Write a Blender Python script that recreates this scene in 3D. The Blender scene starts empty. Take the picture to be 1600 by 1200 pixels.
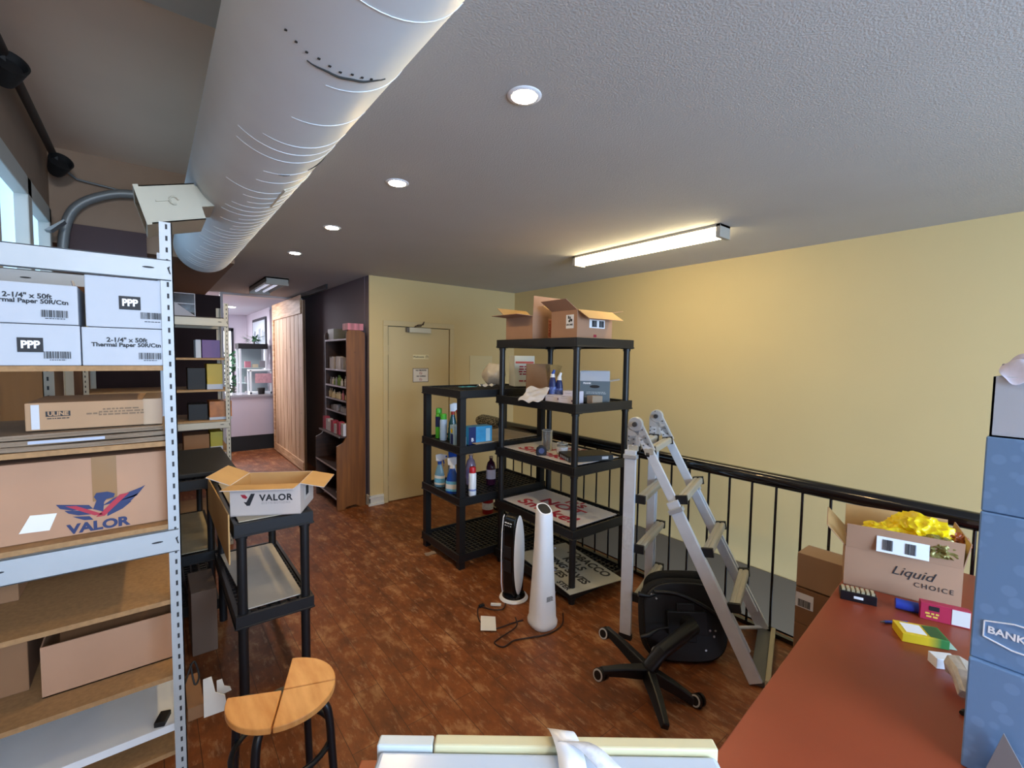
import bpy, bmesh, math, random
from mathutils import Vector, Matrix, Euler
PI = math.pi
random.seed(7)
SC = bpy.context.scene
COL = SC.collection

# ------------------------------------------------------------------ camera
cam_d = bpy.data.cameras.new('camera')
cam = bpy.data.objects.new('camera', cam_d)
COL.objects.link(cam)
cam_d.sensor_width = 36.0
cam_d.lens = 36.0 * 712.0 / 1600.0
cam_d.clip_start = 0.02
_r = Vector((0.784, -0.6207, 0.0136)).normalized()
_b = -Vector((0.6203, 0.7821, -0.0593)).normalized()
_u = _b.cross(_r).normalized()
_r = _u.cross(_b).normalized()
cam.matrix_world = Matrix(((_r.x, _u.x, _b.x, 0), (_r.y, _u.y, _b.y, 0), (_r.z, _u.z, _b.z, 1.69), (0, 0, 0, 1)))
SC.camera = cam

# ------------------------------------------------------------------ world, exposure, large lights
w = bpy.data.worlds.new('world'); SC.world = w; w.use_nodes = True
w.node_tree.nodes['Background'].inputs[0].default_value = (0.62, 0.78, 1.0, 1)
w.node_tree.nodes['Background'].inputs[1].default_value = 1.5
SC.view_settings.view_transform = 'Standard'
SC.view_settings.look = 'None'
SC.view_settings.exposure = 0.60
SC.view_settings.gamma = 1.0
SC.view_settings.use_curve_mapping = False

def area(name, loc, rot, sx, sy, energy, color):
    l = bpy.data.lights.new(name, 'AREA'); l.shape = 'RECTANGLE'; l.size = sx; l.size_y = sy
    l.energy = energy; l.color = color
    o = bpy.data.objects.new(name, l); COL.objects.link(o)
    o.location = loc; o.rotation_euler = rot
    return o
# daylight through the big shop window behind the camera
area('daylight_rear_window', (1.4, -2.75, 1.65), (PI/2, 0, 0), 2.6, 1.6, 152, (0.48, 0.70, 1.0))
area('added_fill_upper_left', (0.05, -2.75, 2.85), (PI/2, 0, 0), 1.0, 0.5, 105, (0.85, 0.92, 1.0))  # added fill that brightens the upper-left zone; no known window behind it
# daylight in the white front room
area('daylight_front_room', (0.25, 10.7, 2.55), (0, 0, 0), 1.3, 1.2, 95, (0.95, 0.95, 1.0))
area('front_room_added_fill', (0.75, 8.45, 2.60), (0, 0, 0), 1.2, 0.6, 24, (1.0, 0.95, 1.0))  # added fill for the counter and floor, not an actual ceiling fitting

# ------------------------------------------------------------------ materials
def lin(c):
    return c/12.92 if c <= 0.04045 else ((c+0.055)/1.055)**2.4
def hx(s):
    s = s.lstrip('#')
    return tuple(lin(int(s[i:i+2], 16)/255) for i in (0, 2, 4)) + (1,)
MATS = {}
def mat(name, col, rough=0.6, metal=0.0, var=0.0, vscale=8.0, bump=0.0, bscale=60.0, spec=0.5, emit=None, estr=0.0, trans=0.0, alpha=1.0, stretch=None, coat=0.0):
    if name in MATS: return MATS[name]
    m = bpy.data.materials.new(name); m.use_nodes = True
    nt = m.node_tree; p = nt.nodes['Principled BSDF']
    c = hx(col) if isinstance(col, str) else col
    p.inputs['Base Color'].default_value = c
    p.inputs['Roughness'].default_value = rough
    p.inputs['Metallic'].default_value = metal
    p.inputs['Specular IOR Level'].default_value = spec
    p.inputs['Coat Weight'].default_value = coat
    if trans: p.inputs['Transmission Weight'].default_value = trans
    if alpha < 1: p.inputs['Alpha'].default_value = alpha
    if emit:
        p.inputs['Emission Color'].default_value = hx(emit) if isinstance(emit, str) else emit
        p.inputs['Emission Strength'].default_value = estr
    tc = None
    if var or bump:
        tc = nt.nodes.new('ShaderNodeTexCoord')
        mp = nt.nodes.new('ShaderNodeMapping'); nt.links.new(tc.outputs['Object'], mp.inputs[0])
        if stretch: mp.inputs['Scale'].default_value = stretch
    if var:
        n = nt.nodes.new('ShaderNodeTexNoise'); n.inputs['Scale'].default_value = vscale; n.inputs['Detail'].default_value = 4
        nt.links.new(mp.outputs[0], n.inputs['Vector'])
        r = nt.nodes.new('ShaderNodeValToRGB')
        r.color_ramp.elements[0].position = 0.3; r.color_ramp.elements[1].position = 0.7
        r.color_ramp.elements[0].color = tuple(v*(1-var) for v in c[:3]) + (1,)
        r.color_ramp.elements[1].color = tuple(min(1, v*(1+var)) for v in c[:3]) + (1,)
        nt.links.new(n.outputs['Fac'], r.inputs[0]); nt.links.new(r.outputs[0], p.inputs['Base Color'])
    if bump:
        n = nt.nodes.new('ShaderNodeTexNoise'); n.inputs['Scale'].default_value = bscale; n.inputs['Detail'].default_value = 3
        nt.links.new(mp.outputs[0], n.inputs['Vector'])
        b = nt.nodes.new('ShaderNodeBump'); b.inputs['Strength'].default_value = bump; b.inputs['Distance'].default_value = 0.01
        nt.links.new(n.outputs['Fac'], b.inputs['Height']); nt.links.new(b.outputs[0], p.inputs['Normal'])
    MATS[name] = m
    return m

def floor_material():
    m = bpy.data.materials.new('stained_plank_floor'); m.use_nodes = True
    nt = m.node_tree; p = nt.nodes['Principled BSDF']; N = nt.nodes.new; Lk = nt.links.new
    tc = N('ShaderNodeTexCoord'); mp = N('ShaderNodeMapping'); Lk(tc.outputs['Object'], mp.inputs[0])
    mp.inputs['Rotation'].default_value = (0, 0, PI/2)
    br = N('ShaderNodeTexBrick'); Lk(mp.outputs[0], br.inputs['Vector'])
    br.inputs['Scale'].default_value = 1.0; br.inputs['Brick Width'].default_value = 0.92; br.inputs['Row Height'].default_value = 0.125
    br.inputs['Mortar Size'].default_value = 0.0016; br.inputs['Mortar Smooth'].default_value = 0.4; br.offset = 0.37
    br.inputs['Color1'].default_value = (0.2, 0.2, 0.2, 1); br.inputs['Color2'].default_value = (0.8, 0.8, 0.8, 1)
    n1 = N('ShaderNodeTexNoise'); n1.inputs['Scale'].default_value = 5.0; n1.inputs['Detail'].default_value = 8; n1.inputs['Roughness'].default_value = 0.68
    mp2 = N('ShaderNodeMapping'); mp2.inputs['Scale'].default_value = (1.7, 0.9, 1); Lk(tc.outputs['Object'], mp2.inputs[0]); Lk(mp2.outputs[0], n1.inputs['Vector'])
    r1 = N('ShaderNodeValToRGB'); e = r1.color_ramp.elements
    e[0].position = 0.33; e[0].color = hx('#5f3216'); e[1].position = 0.74; e[1].color = hx('#bb8c60')
    a = r1.color_ramp.elements.new(0.54); a.color = hx('#82471f')
    Lk(n1.outputs['Fac'], r1.inputs[0])
    mx = N('ShaderNodeMix'); mx.data_type = 'RGBA'; mx.blend_type = 'OVERLAY'; mx.inputs[0].default_value = 0.25
    Lk(r1.outputs[0], mx.inputs[6]); Lk(br.outputs['Color'], mx.inputs[7])
    # worn scuffs
    n2 = N('ShaderNodeTexNoise'); n2.inputs['Scale'].default_value = 26; n2.inputs['Detail'].default_value = 6; n2.inputs['Roughness'].default_value = 0.75
    mp3 = N('ShaderNodeMapping'); mp3.inputs['Scale'].default_value = (1.2, 0.32, 1); Lk(tc.outputs['Object'], mp3.inputs[0]); Lk(mp3.outputs[0], n2.inputs['Vector'])
    r2 = N('ShaderNodeValToRGB'); r2.color_ramp.elements[0].position = 0.54; r2.color_ramp.elements[1].position = 0.74
    r2.color_ramp.elements[0].color = (0, 0, 0, 1); r2.color_ramp.elements[1].color = (0.6, 0.6, 0.6, 1); Lk(n2.outputs['Fac'], r2.inputs[0])
    mx2 = N('ShaderNodeMix'); mx2.data_type = 'RGBA'; Lk(r2.outputs[0], mx2.inputs[0]); Lk(mx.outputs[2], mx2.inputs[6]); mx2.inputs[7].default_value = hx('#d0aa82')
    mx3 = N('ShaderNodeMix'); mx3.data_type = 'RGBA'; Lk(br.outputs['Fac'], mx3.inputs[0]); Lk(mx2.outputs[2], mx3.inputs[6]); mx3.inputs[7].default_value = hx('#4c2a18')
    Lk(mx3.outputs[2], p.inputs['Base Color'])
    p.inputs['Roughness'].default_value = 0.5
    bp = N('ShaderNodeBump'); bp.inputs['Strength'].default_value = 0.35; bp.inputs['Distance'].default_value = 0.004
    iv = N('ShaderNodeMath'); iv.operation = 'SUBTRACT'; Lk(n1.outputs['Fac'], iv.inputs[0]); Lk(br.outputs['Fac'], iv.inputs[1]); Lk(iv.outputs[0], bp.inputs['Height'])
    Lk(bp.outputs[0], p.inputs['Normal'])
    return m
FLOOR = floor_material()

def wood_material(name, c1, c2, scale=(2, 30, 30), rough=0.5, knots=True):
    m = bpy.data.materials.new(name); m.use_nodes = True
    nt = m.node_tree; p = nt.nodes['Principled BSDF']; N = nt.nodes.new; Lk = nt.links.new
    tc = N('ShaderNodeTexCoord'); mp = N('ShaderNodeMapping'); mp.inputs['Scale'].default_value = scale; Lk(tc.outputs['Object'], mp.inputs[0])
    n = N('ShaderNodeTexNoise'); n.inputs['Scale'].default_value = 1.0; n.inputs['Detail'].default_value = 5; Lk(mp.outputs[0], n.inputs['Vector'])
    r = N('ShaderNodeValToRGB'); r.color_ramp.elements[0].position = 0.3; r.color_ramp.elements[1].position = 0.7
    r.color_ramp.elements[0].color = hx(c1); r.color_ramp.elements[1].color = hx(c2); Lk(n.outputs['Fac'], r.inputs[0])
    out = r.outputs[0]
    if knots:
        v = N('ShaderNodeTexVoronoi'); v.inputs['Scale'].default_value = 5.0; Lk(tc.outputs['Object'], v.inputs['Vector'])
        k = N('ShaderNodeValToRGB'); k.color_ramp.elements[0].position = 0.05; k.color_ramp.elements[1].position = 0.10
        k.color_ramp.elements[0].color = (0.45, 0.45, 0.45, 1); k.color_ramp.elements[1].color = (1, 1, 1, 1); Lk(v.outputs['Distance'], k.inputs[0])
        mx = N('ShaderNodeMix'); mx.data_type = 'RGBA'; mx.blend_type = 'MULTIPLY'; mx.inputs[0].default_value = 1
        Lk(out, mx.inputs[6]); Lk(k.outputs[0], mx.inputs[7]); out = mx.outputs[2]
    Lk(out, p.inputs['Base Color']); p.inputs['Roughness'].default_value = rough
    return m
PINE = wood_material('pine_board', '#a67a54', '#dcbc98', (30, 30, 2.0))
BOOKWOOD = wood_material('stained_pine', '#693b12', '#8c551d', (25, 25, 1.5))
BAMBOO = wood_material('bamboo_slat', '#cf8a45', '#eab06c', (26, 6, 4), 0.35, False)
CHIP = mat('chipboard', '#9c7850', 0.75, var=0.14, vscale=70)
CHIPD = mat('chipboard_worn', '#a5835c', 0.8, var=0.12, vscale=9)
CARD = mat('cardboard', '#a98767', 0.85, var=0.05, vscale=5)
CARDL = mat('cardboard_light', '#c9a36e', 0.85, var=0.05, vscale=5)
CARDP = mat('cardboard_pinkish', '#b0886c', 0.85, var=0.05, vscale=5)
CARDIN = mat('cardboard_inside', '#c49d66', 0.85, var=0.05, vscale=6)
CARDD = mat('cardboard_brown', '#8d6748', 0.85, var=0.06, vscale=5)
WCARD = mat('white_cardboard', '#b6bcc6', 0.7, var=0.02)
WHITE = mat('white_painted_metal', '#d5dce0', 0.45, var=0.02)
RACKM = mat('rack_enamel', '#abb2b8', 0.4, var=0.03)
RACKC = mat('rack_enamel_cream', '#b9b2a0', 0.5, var=0.05)
BLACKP = mat('black_plastic', '#17181b', 0.42)
BLACK = mat('black_flat', '#0d0d0f', 0.6)
BLACKG = mat('black_gloss', '#0b0b0d', 0.18, coat=0.5)
INK = mat('ink_black', '#26272b', 0.7)
INKB = mat('ink_navy', '#22305c', 0.6)
INKR = mat('ink_red', '#a8283a', 0.6)
REDP = mat('print_red', '#b3123c', 0.5)
WPL = mat('white_plastic', '#f3f6fb', 0.3)
WPAPER = mat('white_paper', '#e6e4de', 0.8, var=0.03)
ALU = mat('ladder_aluminium', '#d8dfe8', 0.4, metal=0.25, var=0.05, vscale=15)
ALUR = mat('rung_aluminium', '#bdb9ac', 0.45, metal=0.35)
STEEL = mat('galvanised_steel', '#7f8488', 0.4, metal=0.7)
GLASS = mat('clear_glass', '#ffffff', 0.03, trans=1.0)
YEL = mat('yellow_plastic_film', '#f1d00a', 0.35, var=0.08, vscale=9, bump=0.25, bscale=14)
DESK = mat('cherry_laminate', '#8c3d24', 0.36, var=0.10, vscale=3)
YWALL = mat('cream_wall_paint', '#d3bb86', 0.75, var=0.015, vscale=2, bump=0.05, bscale=140)
CEIL = mat('ceiling_paint', '#bdbbb7', 0.9, var=0.02, vscale=3, bump=0.22, bscale=150)
PURP = mat('plum_wall_paint', '#4b3a3c', 0.8)
PURPL = mat('plum_wall_paint_light', '#786c75', 0.7)
DARKW = mat('dark_maroon_paint', '#2c1a1c', 0.8)
TANW = mat('tan_wall_paint', '#947c68', 0.85, var=0.03)
UPCEIL = mat('upper_ceiling_paint', '#e6cfb8', 0.9, var=0.03, vscale=2)
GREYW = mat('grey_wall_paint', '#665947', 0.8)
DUCTM = mat('duct_white_paint', '#e9f5fd', 0.55, var=0.03, vscale=4)
BACKW = mat('rear_wall_paint', '#c9bea6', 0.8)
FRW = mat('front_room_paint', '#d8d3dc', 0.8)

# ------------------------------------------------------------------ mesh helpers
def BM(): return bmesh.new()
def bx(bm, x0, x1, y0, y1, z0, z1, mi=0, M=None):
    v = [bm.verts.new(Vector(c) if M is None else M @ Vector(c)) for c in
         ((x0,y0,z0),(x1,y0,z0),(x1,y1,z0),(x0,y1,z0),(x0,y0,z1),(x1,y0,z1),(x1,y1,z1),(x0,y1,z1))]
    for q in ((3,2,1,0),(4,5,6,7),(0,1,5,4),(1,2,6,5),(2,3,7,6),(3,0,4,7)):
        f = bm.faces.new([v[i] for i in q]); f.material_index = mi
    return v
def frame(d, up=Vector((0, 0, 1))):
    d = d.normalized()
    if abs(d.dot(up)) > 0.99: up = Vector((0, 1, 0))
    a = d.cross(up).normalized(); b = a.cross(d).normalized()
    return a, b
def bar(bm, p0, p1, wa, wb, mi=0, up=Vector((0, 0, 1))):
    p0 = Vector(p0); p1 = Vector(p1); a, b = frame(p1-p0, Vector(up))
    q = []
    for p in (p0, p1):
        for s, t in ((-1,-1),(1,-1),(1,1),(-1,1)):
            q.append(bm.verts.new(p + a*(s*wa/2) + b*(t*wb/2)))
    for f in ((3,2,1,0),(4,5,6,7),(0,1,5,4),(1,2,6,5),(2,3,7,6),(3,0,4,7)):
        bm.faces.new([q[i] for i in f]).material_index = mi
def cyl(bm, p0, p1, r0, r1=None, seg=20, mi=0, caps=True):
    if r1 is None: r1 = r0
    p0 = Vector(p0); p1 = Vector(p1); a, b = frame(p1-p0)
    A = []; B = []
    for i in range(seg):
        t = 2*PI*i/seg; d = a*math.cos(t) + b*math.sin(t)
        A.append(bm.verts.new(p0 + d*r0)); B.append(bm.verts.new(p1 + d*r1))
    for i in range(seg):
        j = (i+1) % seg
        bm.faces.new((A[i], B[i], B[j], A[j])).material_index = mi
    if caps:
        bm.faces.new(A).material_index = mi; bm.faces.new(B[::-1]).material_index = mi
def lathe(bm, prof, seg=24, mi=0, M=None, mis=None, sx=1.0, sy=1.0):
    rings = []
    for r, z in prof:
        ring = []
        for i in range(seg):
            t = 2*PI*i/seg; v = Vector((r*math.cos(t)*sx, r*math.sin(t)*sy, z))
            ring.append(bm.verts.new(M @ v if M else v))
        rings.append(ring)
    for k in range(len(rings)-1):
        for i in range(seg):
            j = (i+1) % seg
            f = bm.faces.new((rings[k][i], rings[k][j], rings[k+1][j], rings[k+1][i]))
            f.material_index = mis[k] if mis else mi
    bm.faces.new(rings[0][::-1]).material_index = mis[0] if mis else mi
    bm.faces.new(rings[-1]).material_index = mis[-1] if mis else mi
def catmull(pts, n=6, closed=False):
    P = [Vector(p) for p in pts]; out = []
    m = len(P)
    rng_ = range(m if closed else m-1)
    for i in rng_:
        p0 = P[(i-1) % m] if (closed or i > 0) else P[0]
        p1 = P[i]; p2 = P[(i+1) % m]
        p3 = P[(i+2) % m] if (closed or i+2 < m) else P[-1]
        for k in range(n):
            t = k/n
            out.append(0.5*((2*p1) + (p2-p0)*t + (2*p0-5*p1+4*p2-p3)*t*t + (3*p1-p0-3*p2+p3)*t**3))
    if not closed: out.append(P[-1])
    return out
def tube(bm, pts, r, seg=10, mi=0, closed=False, smooth_n=0):
    P = catmull(pts, smooth_n, closed) if smooth_n else [Vector(p) for p in pts]
    rings = []; n = len(P)
    ref = Vector((0, 0, 1))
    for i in range(n):
        if closed: d = P[(i+1) % n] - P[(i-1) % n]
        else: d = P[min(i+1, n-1)] - P[max(i-1, 0)]
        if d.length < 1e-9: d = Vector((0, 0, 1))
        d.normalize()
        a = d.cross(ref)
        if a.length < 0.05: a = d.cross(Vector((0, 1, 0)))
        a.normalize(); b = a.cross(d)
        rr = r[i] if isinstance(r, (list, tuple)) else r
        rings.append([bm.verts.new(P[i] + a*(rr*math.cos(2*PI*k/seg)) + b*(rr*math.sin(2*PI*k/seg))) for k in range(seg)])
    for i in range(n if closed else n-1):
        A = rings[i]; B = rings[(i+1) % n]
        for k in range(seg):
            j = (k+1) % seg
            bm.faces.new((A[k], B[k], B[j], A[j])).material_index = mi
    if not closed:
        bm.faces.new(rings[0]).material_index = mi; bm.faces.new(rings[-1][::-1]).material_index = mi
def prism(bm, pts, h, M=None, mi=0):
    """2D outline in local xy extruded from z=0 to z=h, then placed by M"""
    M = M or Matrix.Identity(4)
    A = [bm.verts.new(M @ Vector((p[0], p[1], 0))) for p in pts]
    B = [bm.verts.new(M @ Vector((p[0], p[1], h))) for p in pts]
    n = len(pts)
    for i in range(n):
        j = (i+1) % n
        bm.faces.new((A[i], A[j], B[j], B[i])).material_index = mi
    bm.faces.new(A[::-1]).material_index = mi; bm.faces.new(B).material_index = mi
def obj(name, bm, mats, parent=None, bevel=0.0, smooth=None, bseg=2, fix=True):
    if fix: bmesh.ops.recalc_face_normals(bm, faces=bm.faces)
    me = bpy.data.meshes.new(name); bm.to_mesh(me); bm.free()
    for m in (mats if isinstance(mats, (list, tuple)) else [mats]): me.materials.append(m)
    o = bpy.data.objects.new(name, me); COL.objects.link(o)
    if parent is not None: o.parent = parent
    if smooth is not None:
        me.polygons.foreach_set('use_smooth', [True]*len(me.polygons))
        me.set_sharp_from_angle(angle=math.radians(smooth))
    if bevel:
        b = o.modifiers.new('bevel', 'BEVEL'); b.width = bevel; b.segments = bseg; b.limit_method = 'ANGLE'; b.angle_limit = math.radians(40)
    return o
def thing(name, label, cat, loc=(0, 0, 0), rz=0.0, group=None, rot=None):
    o = bpy.data.objects.new(name, None); COL.objects.link(o); o.empty_display_size = 0.05
    o.location = loc; o.rotation_euler = rot if rot else (0, 0, rz)
    o['label'] = label; o['category'] = cat
    if group: o['group'] = group
    return o
def tag(o, label, cat, group=None):
    o['label'] = label; o['category'] = cat
    if group: o['group'] = group
    return o
def struct(name, bm, m, parent=None, **k):
    o = obj(name, bm, m, parent, **k)
    if parent is None: o['kind'] = 'structure'
    return o
def dup(root, label, loc=None, rz=None, group=None):
    r = root.copy(); COL.objects.link(r)
    if loc is not None: r.location = loc
    if rz is not None: r.rotation_euler = (0, 0, rz)
    r['label'] = label
    if group: r['group'] = group
    for ch in list(root.children):
        c = ch.copy(); COL.objects.link(c); c.parent = r
        for g in list(ch.children):
            d = g.copy(); COL.objects.link(d); d.parent = c
    return r
def text(name, body, size, loc, rot, m, parent=None, align='CENTER', bold=0.0, sx=1.0, spacing=1.0, line=1.0):
    cu = bpy.data.curves.new(name, 'FONT'); cu.body = body; cu.size = size; cu.align_x = align; cu.align_y = 'CENTER'
    cu.extrude = 0.0003; cu.offset = bold; cu.space_character = spacing; cu.space_line = line; cu.resolution_u = 4
    t = bpy.data.objects.new(name, cu); COL.objects.link(t)
    dg = bpy.context.evaluated_depsgraph_get(); dg.update()
    me = bpy.data.meshes.new_from_object(t.evaluated_get(dg)); me.name = name
    COL.objects.unlink(t); bpy.data.objects.remove(t)
    me.materials.clear(); me.materials.append(m)
    o = bpy.data.objects.new(name, me); COL.objects.link(o)
    o.location = loc; o.rotation_euler = rot; o.scale = (sx, 1, 1)
    if parent is not None: o.parent = parent
    return o
FRONT = (PI/2, 0, 0)            # writing on a face that looks toward -y
LEFT = (PI/2, 0, -PI/2)         # writing on a face that looks toward -x
RIGHT = (PI/2, 0, PI/2)
def R(d): return math.radians(d)
def T(x, y, z): return Matrix.Translation((x, y, z))
def RZ(a): return Matrix.Rotation(a, 4, 'Z')
def RX(a): return Matrix.Rotation(a, 4, 'X')
def RY(a): return Matrix.Rotation(a, 4, 'Y')
FACE = {'front': RX(PI/2), 'left': RZ(-PI/2) @ RX(PI/2), 'top': Matrix.Identity(4)}
def barcode(name, w_, h_, M, parent, seed=1, bgm=None):
    rnd = random.Random(seed); bm = BM(); x = -w_/2
    if bgm is not None: bx(bm, -w_/2-0.006, w_/2+0.006, -h_/2-0.006, h_/2+0.006, 0, 0.0006, 1, M)
    while x < w_/2:
        t = rnd.choice((0.0008, 0.0012, 0.002, 0.0028))*w_/0.06
        bx(bm, x, min(w_/2, x+t), -h_/2, h_/2, 0.0006, 0.0012, 0, M); x += t + rnd.choice((0.0009, 0.0014, 0.002))*w_/0.06
    return obj(name, bm, [INK, bgm or WPAPER], parent)
def print_lines(w_, h_, rows, x, y, z, face, m, parent, seed=1, centre=True):
    rnd = random.Random(seed); bm = BM(); M = T(x, y, z) @ FACE[face]
    lh = h_/rows
    for k in range(rows):
        ww = w_*rnd.uniform(0.7, 1.0); xx = -ww/2 if centre else -w_/2; y0 = h_/2-lh*(k+0.8); end = xx+ww
        while xx < end:
            l = rnd.uniform(0.35, 1.3)*lh*1.6; bx(bm, xx, min(xx+l, end), y0, y0+lh*0.55, 0, 0.0005, 0, M); xx += l+lh*0.35
    return obj('print_lines', bm, m, parent)
def plate(name, w_, h_, M, m, parent, t=0.0008, bevel=0):
    bm = BM(); bx(bm, -w_/2, w_/2, -h_/2, h_/2, 0, t, 0, M)
    return obj(name, bm, m, parent)

# ------------------------------------------------------------------ ROOM
CZ = 2.56; UZ = 3.2
bm = BM(); bx(bm, -0.7, 3.05, -2.8, 14.2, -0.12, 0.0); bx(bm, 3.05, 4.05, -2.8, 0.3, -0.12, 0)
struct('floor', bm, FLOOR)
bm = BM(); bx(bm, 3.0, 4.05, -0.2, 5.1, -2.7, -2.6)
struct('floor_lower', bm, mat('lower_floor', '#4f3a2c', 0.7))
bm = BM(); bx(bm, 0.62, 4.05, -2.8, 4.92+0.12, CZ, UZ+0.1); bx(bm, 0.62, 4.05, 5.04, 7.8, CZ, UZ+0.1)
struct('ceiling', bm, CEIL)
bm = BM(); bx(bm, -0.7, 0.62, -2.8, 4.87, UZ, UZ+0.1)
struct('ceiling_upper', bm, UPCEIL)
bm = BM(); bx(bm, -0.7, 0.62, 4.86, 7.8, 2.50, UZ+0.1)
struct('wall_bulkhead', bm, TANW)
bm = BM(); bx(bm, -0.7, 4.05, 7.85, 14.2, 2.62, 2.72)
struct('ceiling_front_room', bm, mat('front_room_ceiling', '#c4c2cc', 0.85))
# right wall: cream above floor level, grey below
bm = BM(); bx(bm, 3.93, 4.05, -2.8, 5.04, -0.045, CZ)
struct('wall_right', bm, YWALL)
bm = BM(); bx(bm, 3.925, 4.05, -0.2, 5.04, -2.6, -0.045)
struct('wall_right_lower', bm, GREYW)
# door wall
bm = BM()
bx(bm, 1.89, 2.10, 4.92, 5.04, 0, CZ); bx(bm, 2.905, 4.05, 4.92, 5.04, -2.6, CZ); bx(bm, 2.10, 2.905, 4.92, 5.04, 2.025, CZ)
struct('wall_back', bm, YWALL)
bm = BM(); bx(bm, 1.885, 2.0, 5.04, 10.2, 0, CZ); bx(bm, 1.8895, 2.0, 4.925, 5.04, 0, CZ)
struct('wall_hall', bm, PURPL)
# wall between hall and front room with the opening
bm = BM(); bx(bm, -0.7, 0.815, 7.73, 7.85, 0, 2.5)
struct('wall_hall_end', bm, DARKW)
bm = BM(); bx(bm, 0.80, 1.89, 7.72, 7.86, 2.53, 2.58); bx(bm, 0.80, 0.83, 7.715, 7.86, 0, 2.55)
struct('trim_1', bm, mat('white_trim', '#d6d2d2', 0.6))
# left wall with the window opening
bm = BM()
bx(bm, -0.68, -0.56, -2.8, 3.15, 0, UZ); bx(bm, -0.68, -0.56, 4.62, 7.8, 0, UZ)
bx(bm, -0.68, -0.56, 3.15, 4.62, 0, 1.7); bx(bm, -0.68, -0.56, 3.15, 4.62, 2.67, UZ)
struct('wall_left', bm, TANW)
bm = BM()
for y0, y1 in ((3.12, 3.19), (3.86, 3.97), (4.59, 4.66)): bx(bm, -0.60, -0.53, y0, y1, 1.68, 2.70)
bx(bm, -0.60, -0.53, 3.12, 4.66, 2.59, 2.70); bx(bm, -0.60, -0.51, 3.12, 4.66, 1.66, 1.74)
wf = struct('window_1', bm, mat('window_frame_paint', '#b8b6ae', 0.6), bevel=0.006)
bm = BM(); bx(bm, -0.60, -0.59, 3.15, 4.62, 1.7, 2.62)
obj('window_pane', bm, mat('daylit_frosted_glass', '#cfe6f5', 0.3, emit='#a9d4fb', estr=0.95), wf)
# rear wall with shop window behind the camera
bm = BM()
bx(bm, -0.7, -0.3, -2.8, -2.68, 0, UZ); bx(bm, 2.7, 4.05, -2.8, -2.68, 0, UZ); bx(bm, -0.3, 2.7, -2.8, -2.68, 0, 0.45); bx(bm, -0.3, 2.7, -2.8, -2.68, 2.45, 2.58); bx(bm, 0.58, 2.7, -2.8, -2.68, 2.58, UZ); bx(bm, -0.3, 0.58, -2.8, -2.68, 3.12, UZ)  # opening above the shop window is added to let the upper fill in
struct('wall_rear', bm, BACKW)
# front room
bm = BM(); bx(bm, -0.7, 1.1, 13.0, 13.12, 0, 2.7); bx(bm, 1.1, 1.58, 13.0, 13.12, 2.25, 2.7); bx(bm, 1.58, 2.4, 13.0, 13.12, 0, 2.7)
struct('wall_front', bm, FRW)
bm = BM(); bx(bm, 1.89, 2.0, 10.2, 13.0, 0, 2.7)
struct('wall_front_side', bm, FRW)
bm = BM(); bx(bm, -0.7, -0.6, 7.85, 13.1, 0, 2.7)
struct('wall_front_left', bm, FRW)
d = BM()
for a in (1.08, 1.55): bx(d, a, a+0.05, 12.96, 13.06, 0, 2.28)
bx(d, 1.08, 1.60, 12.96, 13.06, 2.22, 2.30)
dd = struct('window_2', d, mat('dark_door_frame', '#2a2a30', 0.5))
bm = BM(); bx(bm, 1.13, 1.55, 13.0, 13.02, 0, 2.22); obj('door_glass', bm, mat('daylit_door_glass', '#eaf2ff', 0.2, emit='#eef3ff', estr=1.6), dd)
# plum panel low on the bulkhead, and grey soffit patch by the duct
bm = BM(); bx(bm, -0.46, 0.0, 4.84, 4.862, 2.30, 2.655)
struct('wall_panel', bm, PURP)
bm = BM(); bx(bm, -0.56, 0.62, 2.02, 2.56, UZ-0.03, UZ)
struct('ceiling_patch', bm, mat('grey_ceiling_patch', '#b5b3ac', 0.85))

# ------------------------------------------------------------------ DOOR (cream, closer, signs)
DOORM = mat('cream_door_paint', '#cfbb8c', 0.6)
bm = BM()
bx(bm, 2.045, 2.10, 4.905, 4.93, 0, 2.022); bx(bm, 2.905, 2.965, 4.905, 4.93, 0, 2.022); bx(bm, 2.045, 2.965, 4.905, 4.93, 2.022, 2.082)
dr = struct('door_1', bm, DOORM, bevel=0.003)
bm = BM(); bx(bm, 2.108, 2.897, 4.918, 4.955, 0.008, 2.015); obj('door_leaf', bm, DOORM, dr, bevel=0.002)
bm = BM(); bx(bm, 2.095, 2.91, 4.957, 4.97, 0, 2.03); obj('door_backing', bm, BLACK, dr)
for z in (0.25, 1.0, 1.75):
    bm = BM(); cyl(bm, (2.104, 4.914, z-0.055), (2.104, 4.914, z+0.055), 0.007, seg=10); obj('hinge', bm, DOORM, dr, smooth=40)
cl = thing('door_closer', 'cream box-shaped hydraulic closer at the top of the closed door', 'door closer', (2.47, 4.916, 1.985))
bm = BM(); bx(bm, -0.125, 0.15, -0.055, 0, -0.03, 0.03); obj('closer_body', bm, mat('closer_enamel', '#cfc9b4', 0.4), cl, bevel=0.006)
bm = BM(); bx(bm, -0.155, -0.127, -0.05, 0, -0.027, 0.027); obj('end_cap', bm, mat('grey_cap', '#6f6a62', 0.5), cl, bevel=0.004)
bm = BM(); tube(bm, [(-0.06, -0.03, 0.03), (-0.02, -0.05, 0.06), (0.04, -0.07, 0.065), (0.06, -0.05, 0.10), (0.03, -0.03, 0.05), (-0.05, -0.04, 0.045)], 0.006, 8); obj('closer_arm', bm, mat('dark_bronze', '#4a3a2c', 0.5), cl)
s = tag(plate('door_sign', 0.205, 0.052, T(0, 0, 0) @ FACE['front'], mat('cream_sign', '#e6d9ac', 0.5), None), 'narrow cream nameplate on the door, above the no smoking notice', 'sign')
s.location = (2.515, 4.917, 1.675)
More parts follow.
